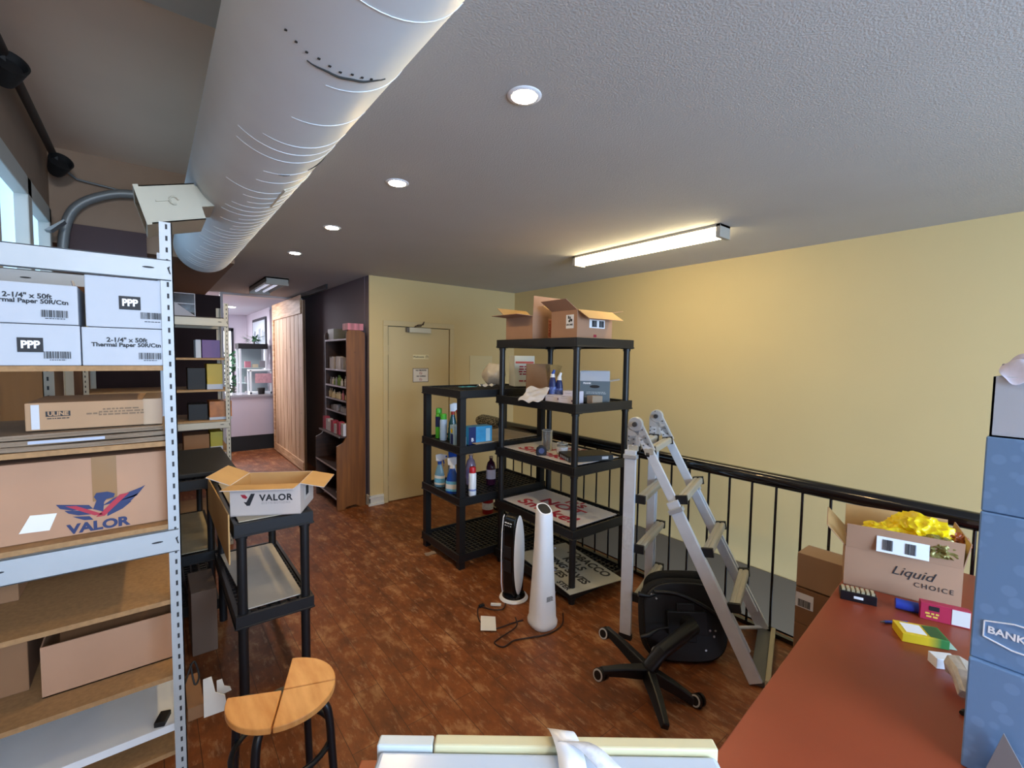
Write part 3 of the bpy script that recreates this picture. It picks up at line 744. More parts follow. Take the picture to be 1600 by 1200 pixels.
simple_box('orange_box', 'orange patterned carton overhanging the rack shelf', 0.385, 0.55, 4.66, 4.86, 1.113, 1.272, ORC, WCARD, 0.14)
simple_box('yellow_box', 'olive yellow carton on the lowest visible shelf of the hallway rack', 0.388, 0.478, 4.68, 4.9, 0.846, 1.005, mat('olive_yellow', '#a4981f', 0.5), WCARD, 0.2)
simple_box('black_box', 'black carton left of the orange one', 0.24, 0.375, 4.70, 4.9, 1.113, 1.25, BLACK)
simple_box('brown_box', 'dark brown carton left of the olive yellow one', 0.2, 0.38, 4.68, 4.9, 0.846, 0.99, CARDD)
simple_box('black_box', 'black carton left of the yellow one with white base band', 0.24, 0.365, 4.70, 4.9, 1.376, 1.56, BLACK)
def bookstand(label, x, y, z, w_, h):
    t = thing('acrylic_stand', label, 'display stand', (x, y, z))
    bm = BM()
    for a in ((0, 0.004, 0, h), (w_-0.004, w_, 0, h)): bx(bm, a[0], a[1], -0.002, 0.002, a[2], a[3])
    for zz in (0, h*0.55, h-0.004): bx(bm, 0, w_, -0.002, 0.002, zz, zz+0.004)
    obj('edge_frame', bm, mat('acrylic_edge', '#a8a2a8', 0.2), t)
    bm = BM(); bx(bm, 0.004, w_-0.004, 0.0, 0.003, 0, h); obj('clear_panel', bm, GLASS, t)
    return t
bookstand('clear acrylic display stand on top of the hallway rack', 0.14, 4.75, 1.99, 0.17, 0.20)
bm = BM(); bx(bm, -0.38, 0.51, 4.63, 5.19, 1.986, 1.992); tag(obj('top_board', bm, mat('dark_board', '#3a2f2b', 0.7)), 'thin dark board lying on the top beams of the hallway rack', 'board')
bm = BM(); prism(bm, [(0, 0), (0.18, 0), (0.0, 0.14)], 0.2, T(0.13, 4.88, 1.992) @ RX(PI/2)); tag(obj('display_riser', bm, mat('grey_riser', '#8b878c', 0.5)), 'grey sloped display riser beside the acrylic stand', 'display stand')

# ------------------------------------------------------------------ BLACK PLASTIC SHELVES
def plastic_tray(bm, W, D, z, rim=0.062, cell=0.042):
    """tray with a deep rim and an open slatted deck; z is the top of the rim"""
    th = 0.018; zd = z-0.012
    for (x0, x1, y0, y1) in ((0, W, 0, th), (0, W, D-th, D), (0, th, th, D-th), (W-th, W, th, D-th)): bx(bm, x0, x1, y0, y1, z-rim, z)
    n = int((W-0.04)/cell)
    for i in range(n+1):
        x = 0.02 + (W-0.04)*i/n; bx(bm, x-0.006, x+0.006, th, D-th, zd-0.018, zd)
    n = int((D-0.04)/cell)
    for i in range(n+1):
        y_ = 0.02 + (D-0.04)*i/n; bx(bm, th, W-th, y_-0.006, y_+0.006, zd-0.018, zd-0.002)
    for (x, y_) in ((0.035, 0.035), (W-0.035, 0.035), (0.035, D-0.035), (W-0.035, D-0.035)):
        bx(bm, x-0.033, x+0.033, y_-0.033, y_+0.033, z-rim-0.004, z-0.003)
    # lower lip
    for (x0, x1, y0, y1) in ((-0.004, W+0.004, -0.004, 0), (-0.004, W+0.004, D, D+0.004), (-0.004, 0, 0, D), (W, W+0.004, 0, D)): bx(bm, x0, x1, y0, y1, z-rim, z-rim+0.008)
def plastic_shelf(name, label, x0, y0, W, D, tiers, pr=0.021, rz=0, square=False, rim=0.062):
    t = thing(name, label, 'shelf unit', (x0, y0, 0), rz)
    for z in tiers:
        bm = BM(); plastic_tray(bm, W, D, z, rim); obj('shelf_tray', bm, BLACKP, t, bevel=0.0015, bseg=1)
    zs = sorted(tiers)
    for (x, y_) in ((0.035, 0.035), (W-0.035, 0.035), (0.035, D-0.035), (W-0.035, D-0.035)):
        bm = BM(); prev = 0
        for z in zs:
            zt = z-rim
            if square: bx(bm, x-pr, x+pr, y_-pr, y_+pr, prev, zt)
            else:
                cyl(bm, (x, y_, prev), (x, y_, zt), pr, seg=18); cyl(bm, (x, y_, z), (x, y_, z+0.0), pr, seg=18) if False else None
                cyl(bm, (x, y_, zt-0.02), (x, y_, zt), pr*1.2, pr*1.2, seg=18)
            prev = z-0.01
        obj('post', bm, BLACKP, t, smooth=40)
    return t
shelfB = plastic_shelf('plastic_shelving_unit', 'tall black five tier plastic shelving unit with cartons on top', 2.195, 2.085, 0.60, 0.89, (0.11, 0.52, 0.955, 1.38, 1.825), pr=0.023)
shelfA = plastic_shelf('plastic_shelving_unit', 'shorter black plastic shelving unit with spray bottles, nearer the door', 1.86, 2.985, 0.91, 0.63, (0.125, 0.575, 0.985, 1.425), pr=0.026, square=True)
shelfL = plastic_shelf('low_plastic_shelf', 'low narrow black plastic shelf holding the open white carton', 0.285, 2.45, 0.355, 0.90, (0.43, 0.88), pr=0.022)
shelfM = plastic_shelf('low_plastic_shelf', 'low black plastic shelf farther back beside the hallway rack', -0.02, 3.40, 0.33, 0.95, (0.105, 0.43, 0.90), pr=0.02)
bm = BM(); bx(bm, 0.02, 0.43, 3.45, 4.32, 0.9, 0.935); tag(obj('padded_cushion', bm, BLACK, bevel=0.01), 'black padded panel lying on the farther low shelf', 'panel')
# boards on the low shelves
WB = mat('white_board_dirty', '#c3bcb0', 0.5, var=0.13, vscale=4)
def board(label, pts, z, m=WB, t_=0.005):
    bm = BM(); prism(bm, pts, t_, T(0, 0, z)); return tag(obj('white_board', bm, m), label, 'board')
board('scuffed white board lying on the middle tier of the low shelf', [(0.345, 2.50), (0.595, 2.50), (0.60, 3.30), (0.31, 3.30)], 0.4305)
board('white board under the open carton on the low shelf', [(0.31, 2.48), (0.60, 2.48), (0.60, 3.30), (0.31, 3.30)], 0.8805, mat('white_board_warm', '#b8ac94', 0.5, var=0.1))
board('dusty cream board on the middle tier of the farther low shelf', [(0.01, 3.44), (0.29, 3.44), (0.29, 4.30), (0.01, 4.30)], 0.4305, mat('cream_board', '#a89a7c', 0.6, var=0.12))
simple_box('grey_carton', 'grey brown carton standing low between the near rack and the low shelf', 0.14, 0.26, 3.0, 3.3, 0.0, 0.36, mat('grey_brown_card', '#6b574a', 0.8))
bm = BM(); prism(bm, [(0, 0), (1.05, 0), (1.05, 0.20), (0.0, 0.24)], 0.006, T(0.262, 2.44, 0.70) @ RZ(PI/2) @ RX(PI/2))
tag(obj('cardboard_sheet', bm, CARDIN), 'strip of cardboard standing along the left side of the low shelf', 'cardboard')
# open VALOR carton
ang = math.atan2(-0.153, 0.286)
c = Vector((0.287, 2.576)) + Vector((math.cos(ang), math.sin(ang)))*0.162 + Vector((-math.sin(ang), math.cos(ang)))*0.128
vb = carton('open_valor_carton', 'open white carton printed VALOR DISTRIBUTIONS with brown flaps raised', 0.324, 0.256, 0.155, (c.x, c.y, 0.886), ang, mat('off_white_card', '#cfc4be', 0.8), CARDIN,
            flaps=[('front', 3), ('left', 22), ('right', -12), ('back', -85)], flen=0.115)
f = -0.128-0.001
put_text(vb, 'VALOR', 0.044, 'front', 0.048, f, 0.088, INK, bold=0.0014, spacing=1.12)
put_text(vb, 'DISTRIBUTIONS', 0.0145, 'front', 0.048, f, 0.062, mat('faint_grey_ink', '#a49a98', 0.7), spacing=1.35)
g = T(-0.082, f, 0.082) @ FACE['front']
bm = BM(); prism(bm, [(-0.032, 0.026), (-0.012, 0.026), (0.0, 0.012), (-0.008, 0.004), (-0.022, 0.010)], 0.0005, g); obj('logo_mark', bm, INKR, vb)
bm = BM(); prism(bm, [(0.016, 0.030), (0.034, 0.030), (0.010, -0.030), (-0.004, -0.030), (-0.018, -0.010), (-0.006, -0.012)], 0.0005, g); obj('logo_mark', bm, INK, vb)
pl = plate('shipping_label', 0.10, 0.08, T(0.1625, 0.0, 0.085) @ RZ(PI/2) @ RX(PI/2), mat('label_white', '#d9d4cf', 0.6), vb)
barcode('barcode', 0.05, 0.05, T(0.1633, -0.005, 0.09) @ RZ(PI/2) @ RX(PI/2), vb, 9)

# ------------------------------------------------------------------ SIGNS ON THE TALL SHELF
def signboard(name, label, w_, h, loc, rz, lines, m, lm, tilt=0):
    t = thing(name, label, 'sign', loc, 0, rot=(R(tilt), 0, rz))
    bm = BM(); bx(bm, -w_/2, w_/2, -h/2, h/2, 0, 0.004); obj('sign_board', bm, m, t)
    for body, size, x, y_, kw in lines: text('lettering', body, size, (x, y_, 0.005), (0, 0, 0), lm, t, **kw)
    return t
SB = mat('sign_white', '#dad7da', 0.35, var=0.04, vscale=5)
lines = [("It's", 0.155, 0.06, 0.16, dict(bold=0.004, sx=1.1)), ('NOT', 0.155, 0.03, 0.02, dict(bold=0.004, sx=1.25)), ('Smoke!', 0.17, 0.02, -0.13, dict(bold=0.004, sx=1.2))]
signboard('smoke_sign', "white sign reading It's NOT Smoke! on the tier below the middle one", 0.80, 0.47, (2.475, 2.53, 0.5205), -PI/2, lines, SB, REDP)
signboard('smoke_sign', "white sign reading It's NOT Smoke! under the tape measure and jars", 0.80, 0.47, (2.475, 2.53, 0.9555), -PI/2, lines, SB, REDP)
tl = [('TOBACCO', 0.10, 0.03, 0.165, dict(bold=0.003)), ('KILLS', 0.10, 0.0, 0.06, dict(bold=0.003)), ('VAPING SAVES', 0.09, 0.0, -0.04, dict(bold=0.003)), ('LIVES', 0.09, 0.04, -0.13, dict(bold=0.003)), ('STER', 0.06, 0.24, -0.20, dict(bold=0.002))]
signboard('tobacco_sign', 'grey white sign reading TOBACCO KILLS VAPING SAVES LIVES on the bottom tier', 0.72, 0.47, (2.44, 2.37, 0.1115), R(-100), tl, mat('sign_grey', '#a9aaa4', 0.5, var=0.12, vscale=5), INK)
signboard('beige_sign', 'beige board lying on the second tier of the shorter shelving unit', 0.70, 0.50, (2.36, 3.28, 0.9855), R(4), [], mat('beige_board', '#b9a588', 0.6, var=0.08), INK)

# ------------------------------------------------------------------ CARTONS ON TOP OF THE TALL UNIT
t = carton('open_carton', 'open brown carton with UN label and shipping sticker on the tall shelving unit', 0.36, 0.26, 0.195, (2.475, 2.31, 1.826), R(-1), CARDP, CARDIN,
           flaps=[('left', 30), ('right', 8), ('front', -32), ('back', 25)], flen=0.125)
plate('hazard_label', 0.075, 0.095, T(-0.1808, -0.06, 0.115) @ FACE['left'], WPL, t)
bm = BM()
for a in ((-0.018, 0.02, 0.012, 0.02), (-0.002, 0.004, 0.010, 0.03), (0.01, 0.0, 0.014, 0.018), (-0.012, -0.004, 0.016, 0.014)): bx(bm, a[0], a[0]+a[2], a[1], a[1]+a[3], 0.001, 0.0016, 0, T(-0.1808, -0.06, 0.115) @ FACE['left'])
obj('hazard_symbol', bm, INK, t)
text('lettering', 'UN 3481', 0.017, (-0.1830, -0.06, 0.093), LEFT, INK, t, bold=0.0006)
plate('shipping_label', 0.16, 0.06, T(0.02, -0.1308, 0.105) @ FACE['front'], WPL, t)
for k, (xx, sd) in enumerate(((-0.03, 11), (0.045, 12))): barcode('barcode', 0.05, 0.045, T(0.02+xx, -0.1316, 0.105) @ FACE['front'], t, sd)
plate('red_mark', 0.03, 0.018, T(0.0, -0.1308, 0.02) @ FACE['front'], INKR, t)
t = carton('open_carton', 'open brown carton with tall raised flap and FRAGILE tape on the tall shelving unit', 0.32, 0.32, 0.175, (2.42, 2.775, 1.826), R(1), CARDP, CARDL,
           flaps=[('left', 2), ('back', 35), ('front', 88)], flen=0.15)
plate('fragile_tape', 0.04, 0.15, T(0.02, -0.1608, 0.088) @ FACE['front'], mat('fragile_tape', '#d99a7c', 0.5), t)
text('lettering', 'FRAGILE', 0.034, (0.02, -0.1620, 0.088), (PI/2, -PI/2, 0), mat('tape_red_ink', '#b5442f', 0.6), t, bold=0.001)

# ------------------------------------------------------------------ BOTTLES, CANS
def aerosol(name, label, loc, h, r, body, cap, band=None, cat='spray can', rz=0):
    t = thing(name, label, cat, loc, rz)
    bm = BM(); lathe(bm, [(r*0.94, 0), (r, 0.004), (r, h*0.76), (r*0.8, h*0.80), (r*0.62, h*0.82)], 24); obj('can_body', bm, body, t, smooth=35)
    bm = BM(); lathe(bm, [(r*0.86, h*0.795), (r*0.88, h*0.81), (r*0.86, h*0.97), (r*0.7, h)], 24); obj('cap', bm, cap, t, smooth=35)
    if band:
        bm = BM(); lathe(bm, [(r+0.0006, h*band[1]), (r+0.0008, h*band[2])], 24); obj('printed_band', bm, band[0], t, smooth=35)
    return t
def spray_bottle(name, label, loc, h, w_, body, head, trig, lab=None, rz=0, lab2=None):
    t = thing(name, label, 'spray bottle', loc, rz)
    bm = BM(); b = h*0.70
    lathe(bm, [(w_*0.46, 0), (w_*0.5, 0.006), (w_*0.48, b*0.45), (w_*0.36, b*0.70), (w_*0.22, b*0.90), (w_*0.15, b)], 24, sx=1.0, sy=0.62); obj('bottle_body', bm, body, t, smooth=40)
    bm = BM(); cyl(bm, (0, 0, b-0.004), (0, 0, b+0.022), w_*0.19, seg=16); obj('collar', bm, trig, t, smooth=40)
    bm = BM(); prism(bm, [(-w_*0.30, b+0.022), (w_*0.16, b+0.022), (w_*0.32, b+0.034), (w_*0.62, b+0.045), (w_*0.62, h-0.006), (w_*0.1, h), (-w_*0.34, h-0.012)], w_*0.26, T(0, w_*0.13, 0) @ RX(PI/2)); obj('spray_head', bm, head, t, bevel=0.002)
    bm = BM(); tube(bm, [(w_*0.34, 0, b+0.035), (w_*0.42, 0, b+0.01), (w_*0.40, 0, b-0.02)], [0.006, 0.006, 0.004], 8); cyl(bm, (w_*0.62, 0, h-0.018), (w_*0.72, 0, h-0.018), 0.008, seg=10); obj('trigger', bm, trig, t)
    if lab:
        bm = BM(); lathe(bm, [(w_*0.502, h*0.07), (w_*0.492, h*0.34)], 24, sx=1.0, sy=0.63); obj('bottle_label', bm, lab, t, smooth=40)
    if lab2:
        bm = BM(); lathe(bm, [(w_*0.504, h*0.13), (w_*0.50, h*0.26)], 24, sx=1.0, sy=0.635); obj('label_print', bm, lab2, t, smooth=40)
    return t
GRN = mat('bright_green', '#4fb83a', 0.4); BLU = mat('strong_blue', '#1f4fae', 0.35); LBL = mat('light_blue_print', '#6db9dc', 0.45, var=0.2, vscale=40)
TEAL = mat('teal_liquid', '#1f5a64', 0.15, trans=0.3); NAVY = mat('navy_print', '#1b2a63', 0.4)
# second tier of the shorter unit (deck z 0.980)
zt = 0.9735
aerosol('aerosol_can', 'green and navy aerosol can, leftmost on the second tier of the shorter unit', (1.965, 3.50, zt), 0.262, 0.030, GRN, GRN, (NAVY, 0.38, 0.72))
aerosol('aerosol_can', 'pale blue aerosol can with green cap beside the green one', (1.945, 3.385, zt), 0.225, 0.031, mat('pale_blue_can', '#a9c4e4', 0.35), GRN)
spray_bottle('spray_bottle', 'clear spray bottle of teal window cleaner with white and red trigger', (2.01, 3.34, zt), 0.32, 0.085, TEAL, WPL, mat('red_trigger', '#c63a30', 0.4), None, R(-20))
t = simple_box('detergent_box', 'white blue and yellow detergent box on the second tier', 1.905, 1.975, 3.13, 3.22, zt, zt+0.155, mat('pale_blue_box', '#9fc3e2', 0.5))
t.rotation_euler = (0, 0, R(-10))
bm = BM(); lathe(bm, [(0.02, 0), (0.02, 0.0008)], 16, M=T(-0.037, 0.0, 0.11) @ FACE['left']); obj('yellow_emblem', bm, YEL, t)
bm = BM(); bx(bm, -0.0365, -0.0352, -0.03, 0.03, 0.0, 0.085); obj('navy_print', bm, NAVY, t)
t = simple_box('blue_carton', 'bright blue cleaning wipes carton behind the corner post of the shorter unit', 2.00, 2.22, 3.06, 3.16, zt, zt+0.145, mat('cyan_box', '#3c9bd0', 0.4, var=0.12, vscale=12)); t.rotation_euler = (0, 0, R(-4))
bm = BM(); bx(bm, -0.111, -0.045, -0.0512, -0.0500, 0.0, 0.144); obj('navy_panel', bm, NAVY, t)
bm = BM(); bx(bm, 0.05, 0.09, -0.0512, -0.0500, 0.02, 0.125); obj('bottle_picture', bm, mat('pale_picture', '#a9d3ea', 0.5), t)
text('lettering', 'B', 0.04, (-0.078, -0.0520, 0.04), FRONT, WPL, t, bold=0.001)
aerosol('small_bottle', 'small pale bottle beside the detergent box', (1.925, 3.05, zt), 0.10, 0.03, mat('pale_bottle', '#b6cbe0', 0.3), WPL, cat='bottle')
# third tier (deck z .588)
zt = 0.5635
BL1 = mat('clear_blue_plastic', '#7fb2cf', 0.2, trans=0.2); 
spray_bottle('spray_bottle', 'clear blue spray bottle with white head, leftmost on the third tier', (1.935, 3.43, zt), 0.285, 0.10, BL1, WPL, BLU, WPAPER, R(-60), LBL)
spray_bottle('spray_bottle', 'dark blue spray bottle with white trigger in front of the pale one', (1.925, 3.20, zt), 0.30, 0.115, BLU, WPL, WPL, LBL, R(-50), WPAPER)
spray_bottle('spray_bottle', 'blue headed spray bottle standing between the other two', (2.04, 3.40, zt), 0.305, 0.09, mat('white_spray_body', '#cfdbe6', 0.3), BLU, BLU, None, R(-50))
t = simple_box('yellow_blue_box', 'narrow yellow white and blue box beside the corner post, third tier', 1.915, 1.945, 3.075, 3.11, zt, zt+0.205, mat('cyan_stripe', '#2a93b8', 0.4))
bm = BM(); bx(bm, -0.0165, 0.0165, -0.0185, 0.0185, 0.125, 0.2055); obj('yellow_top', bm, YEL, t); bm = BM(); bx(bm, -0.0165, 0.0165, -0.0185, 0.0185, 0.0, 0.03); obj('white_base', bm, WPL, t)
aerosol('aerosol_can', 'white aerosol can with red cap, third tier of the shorter unit', (2.02, 3.045, zt), 0.235, 0.031, WPL, mat('red_cap', '#c8202a', 0.4), (mat('blue_band', '#7d8fc8', 0.4), 0.18, 0.24))
CLR = mat('clear_plastic', '#e8e0ee', 0.08, trans=0.85)
def jug(label, loc, h, r, liq, lab, rz=0):
    t = thing('clear_bottle', label, 'bottle', loc, rz)
    bm = BM(); lathe(bm, [(r*0.9, 0), (r, 0.01), (r, h*0.62), (r*0.75, h*0.78), (r*0.35, h*0.86), (r*0.33, h*0.94)], 24); obj('bottle_body', bm, liq, t, smooth=40)
    bm = BM(); cyl(bm, (0, 0, h*0.93), (0, 0, h), r*0.42, seg=16); obj('cap', bm, CLR, t, smooth=40)
    bm = BM(); lathe(bm, [(r*1.01, h*0.22), (r*1.01, h*0.55)], 24); obj('bottle_label', bm, lab, t, smooth=40)
jug('clear round bottle with lilac label behind the red capped can', (2.19, 3.33, zt), 0.27, 0.045, mat('lilac_liquid', '#b4a0b8', 0.15, trans=0.4), mat('lilac_label', '#8d7aa0', 0.4))
jug('clear bottle of dark purple liquid with white label', (2.33, 3.22, zt), 0.25, 0.042, mat('purple_liquid', '#4a2040', 0.15, trans=0.25), mat('white_label', '#c9c6dc', 0.4))
# rolled bag on second tier, cloths and bag on the top tier
bm = BM(); tube(bm, [(2.95, 4.32, 0.955), (2.95, 4.25, 0.965), (2.95, 4.02, 0.968), (2.95, 3.90, 0.965)], [0.05, 0.068, 0.064, 0.052], 14, smooth_n=0)
PATT = bpy.data.materials.new('black_white_fabric'); PATT.use_nodes = True
nt = PATT.node_tree; vn = nt.nodes.new('ShaderNodeTexVoronoi'); vn.inputs['Scale'].default_value = 28; rr = nt.nodes.new('ShaderNodeValToRGB'); rr.color_ramp.elements[0].position = 0.62; rr.color_ramp.elements[1].position = 0.68
rr.color_ramp.elements[0].color = hx('#15130f'); rr.color_ramp.elements[1].color = hx('#b9b39a'); nt.links.new(vn.outputs['Distance'], rr.inputs[0]); nt.links.new(rr.outputs[0], nt.nodes['Principled BSDF'].inputs['Base Color'])
tag(obj('rolled_bag', bm, PATT, smooth=60), 'black and white patterned bag wrapped over the far end of the handrail', 'bag')
crumple('blue_cloth', 'flat light blue cloth on the top of the shorter unit', 'cloth', (2.13, 3.30, 1.426), (0.16, 0.10, 0.008), mat('blue_cloth', '#4aa3bf', 0.8), 3)
crumple('white_rag', 'crumpled white rag beside the blue cloth', 'cloth', (2.28, 3.24, 1.426), (0.15, 0.10, 0.03), WPAPER, 5)
def blob_bag(name, label, loc, sz, m, seed, parts=()):
    rn = random.Random(seed); bm = BM(); bmesh.ops.create_icosphere(bm, subdivisions=3, radius=1)
    for v in bm.verts:
        k = 1 + 0.16*math.sin(5*v.co.x+seed)*math.cos(6*v.co.y) + 0.05*rn.uniform(-1, 1)
        v.co = Vector((v.co.x*sz[0]*k, v.co.y*sz[1]*k, max(-1, v.co.z*k)*sz[2]+sz[2]))
    o = obj(name, bm, m, None, smooth=80); o.location = loc
    return tag(o, label, 'bag')
blob_bag('plastic_bag', 'clear and white knotted plastic bag on the shorter unit by the wall', (2.50, 3.42, 1.427), (0.115, 0.11, 0.10), mat('cloudy_plastic', '#d8ccb8', 0.25, trans=0.1, bump=0.5, bscale=30), 4)
t = carton('white_carton', 'white carton with red lettering on the top tier of the shorter unit', 0.19, 0.17, 0.275, (2.665, 3.22, 1.4265), R(-22), mat('white_green_card', '#dfe2d8', 0.6), closed=True)
plate('red_stripe', 0.17, 0.018, T(0, -0.0858, 0.215) @ FACE['front'], mat('red_orange_print', '#d2543a', 0.5), t)
print_lines(0.11, 0.09, 4, 0.0, -0.0862, 0.145, 'front', INKR, t, 5); print_lines(0.11, 0.022, 1, 0.0, -0.0862, 0.05, 'front', INKR, t, 6)
# second tier of the tall unit (rim 1.395, deck 1.383)
zt = 1.3685
def taper_box(name, label, x, y_, z, w_, d_, h, m, rz, cat='box'):
    bm = BM(); bx(bm, -w_/2, w_/2, -d_/2, d_/2, 0, h); o = obj(name, bm, m, None, bevel=0.002); o.location = (x, y_, z); o.rotation_euler = (0, 0, rz); return tag(o, label, cat)
t = thing('brown_paper_bag', 'folded open brown paper bag standing on the tall unit', 'bag', (2.47, 2.74, zt), R(-40))
bm = BM(); bx(bm, -0.12, 0.07, -0.07, -0.066, 0.0, 0.27); bx(bm, -0.12, 0.07, 0.066, 0.07, 0.0, 0.265); bx(bm, -0.12, -0.116, -0.07, 0.07, 0, 0.265); bx(bm, 0.066, 0.07, -0.07, 0.07, 0, 0.25)
obj('bag_body', bm, mat('kraft_paper', '#8f6b4a', 0.8, var=0.06), t)
bm = BM(); prism(bm, [(0.07, 0.0), (0.11, 0.01), (0.125, 0.15), (0.165, 0.255), (0.13, 0.265), (0.03, 0.262)], 0.01, T(0, -0.06, 0) @ RX(PI/2)); obj('folded_gusset', bm, mat('kraft_paper_light', '#b58f52', 0.8, var=0.15, vscale=20), t)
taper_box('brown_box', 'small box with white tissue draped over it at the left of the tall unit', 2.36, 2.60, zt, 0.17, 0.12, 0.075, CARDD, R(-60))
crumple('tissue_paper', 'crumpled white tissue draped over the tray edge of the tall unit', 'paper', (2.225, 2.54, 1.40), (0.16, 0.22, 0.03), mat('tissue_white', '#dcdfe8', 0.8), 11, rot=(R(0), R(-38), R(5)))
LILW = mat('white_lilac_box', '#dcd8e6', 0.5, var=0.03)
for k, (x, y_, lb, rz) in enumerate(((2.295, 2.385, 'white glove box left of the corner post, tall unit', -72), (2.272, 2.225, 'white glove box nearer the corner post, tall unit', -72), (2.37, 2.28, 'white box with small purple mark behind the glove boxes', -80))):
    o = taper_box('white_small_box', lb, x, y_, zt, 0.13, 0.07, 0.052 if k < 2 else 0.085, LILW, R(rz)); o['group'] = 'small white boxes on the tall unit'
    h = 0.052 if k < 2 else 0.085
    plate('purple_mark', 0.008, 0.014, T(0.04 if k != 2 else 0, -0.0358, h*0.5) @ FACE['front'], PUR, o); plate('grey_line', 0.05, 0.002, T(-0.02, -0.0358, h*0.8) @ FACE['front'], mat('grey_print', '#8f93a8', 0.5), o)  # thin grey line high on each box front
for k, (x, y_, lb) in enumerate(((2.335, 2.46, 'navy toilet cleaner bottle with blue angled cap, left one'), (2.375, 2.43, 'navy toilet cleaner bottle behind the small white boxes, right one'))):
    t = thing('cleaner_bottle', lb, 'bottle', (x, y_, zt), R(-50))
    bm = BM(); h = 0.175 if k == 0 else 0.155; lathe(bm, [(0.026, 0), (0.028, 0.005), (0.027, h*0.7), (0.022, h*0.9), (0.015, h)], 20, sx=1, sy=0.7); obj('bottle_body', bm, NAVY, t, smooth=40)
    bm = BM(); cyl(bm, (0, 0, h), (0, 0, h+0.025), 0.019, 0.014, seg=14); obj('neck', bm, WPL, t, smooth=40)
    bm = BM(); cyl(bm, (0, 0, h+0.022), (0.012, 0, h+0.055), 0.013, 0.009, seg=14); obj('angled_cap', bm, BLU if k == 0 else WPL, t, smooth=40)
    bm = BM(); lathe(bm, [(0.0285, h*0.2), (0.028, h*0.6)], 20, sx=1, sy=0.7); obj('bottle_label', bm, mat('blue_white_label', '#5b6fb0', 0.4, var=0.6, vscale=60), t, smooth=40)
t = carton('grey_carton', 'open grey white carton with hand hole at the right end of the tall unit', 0.215, 0.19, 0.155, (2.59, 2.27, zt), R(-50), mat('grey_carton_print', '#5f6e78', 0.6), mat('maroon_inside', '#4a2c2c', 0.8),
           flaps=[('back', 92), ('left', 88), ('right', 10), ('front', 92)], flen=0.07)
for ch in t.children:
    if ch.name.startswith('flap'): ch.data.materials[0] = WCARD; ch.data.materials[1] = WCARD
plate('cream_side', 0.18, 0.15, T(0.1082, 0, 0.078) @ RZ(PI/2) @ RX(PI/2), mat('cream_card', '#cdc4a8', 0.6), t)
bm = BM(); prism(bm, [(0.03*math.cos(a)*1.2, 0.011*math.sin(a)) for a in [k*PI/8 for k in range(16)]], 0.0008, T(0.0, -0.0958, 0.115) @ FACE['front']); obj('hand_hole', bm, BLACK, t)
put_text(t, 'FRANK', 0.018, 'front', -0.055, -0.0962, 0.138, WPL, bold=0.0006); print_lines(0.17, 0.02, 2, 0.01, -0.0962, 0.07, 'front', mat('pale_print', '#a9b4ba', 0.6), t, 7); print_lines(0.06, 0.01, 1, -0.05, -0.0962, 0.04, 'front', MATS['pale_print'], t, 8)
taper_box('small_brown_carton', 'small brown carton with printed mark behind the corner post', 2.47, 2.165, zt, 0.085, 0.07, 0.055, mat('taupe_card', '#9b8b78', 0.7), R(-14))
# middle tier: jars, tape measure, recorder
GL2 = mat('clear_jar_glass', '#f4f6f6', 0.04, trans=0.92)
def jar(name, label, x, y_, z, r, h, lab=False):
    t = thing(name, label, 'jar', (x, y_, z), R(-50))
    bm = BM(); seg = 28
    lathe(bm, [(r*0.95, 0), (r, 0.004), (r, h), (r*0.93, h), (r*0.93, 0.008), (0.001, 0.008)], seg); obj('glass_wall', bm, GL2, t, smooth=40)
    bm = BM(); tube(bm, [(r*math.cos(k*PI/12), r*math.sin(k*PI/12), h) for k in range(24)], 0.0018, 6, closed=True); obj('rim', bm, mat('bright_rim', '#e9edec', 0.15), t)
    if lab:
        bm = BM(); lathe(bm, [(r*1.012, h*0.2), (r*1.012, h*0.7)], seg); obj('paper_label', bm, mat('jar_label', '#cdd3dc', 0.6, var=0.2, vscale=60), t, smooth=40)
jar('tall_glass_jar', 'tall empty clear glass jar behind the tape measure', 2.44, 2.62, 0.9605, 0.042, 0.155)
jar('small_glass_jar', 'short clear glass jar with white label right of the tape measure', 2.42, 2.43, 0.9605, 0.042, 0.085, True)
t = thing('tape_measure', 'round black and blue tape measure lying upright on the sign', 'tape measure', (2.27, 2.50, 0.9605), R(-35))
bm = BM(); prism(bm, [(-0.036, 0), (0.036, 0), (0.040, 0.03), (0.034, 0.056), (0.012, 0.073), (-0.012, 0.073), (-0.033, 0.056), (-0.040, 0.03)], 0.036, T(0, 0.018, 0) @ RX(PI/2)); obj('case', bm, mat('navy_rubber', '#14182c', 0.5), t, bevel=0.006)
bm = BM(); cyl(bm, (0, -0.019, 0.036), (0, -0.0205, 0.036), 0.021, seg=24); obj('centre_badge', bm, mat('badge_blue', '#4b5a92', 0.4), t)
t = thing('video_recorder', 'flat black recorder box on the middle tier of the tall unit', 'electronic box', (2.46, 2.23, 0.9605), R(-22))
bm = BM(); bx(bm, -0.17, 0.17, -0.10, 0.10, 0, 0.04); obj('case', bm, mat('recorder_black', '#141516', 0.45), t, bevel=0.002)
bm = BM()
for k in range(5): bx(bm, -0.1712, -0.17, -0.08+0.032*k, -0.058+0.032*k, 0.008, 0.026)
obj('port_row', bm, mat('port_silver', '#8fa6c4', 0.3, metal=0.4), t)
bm = BM(); bx(bm, 0.08, 0.13, -0.1010, -0.1, 0.012, 0.032); obj('spec_label', bm, mat('grey_label', '#c3c6cc'), t)
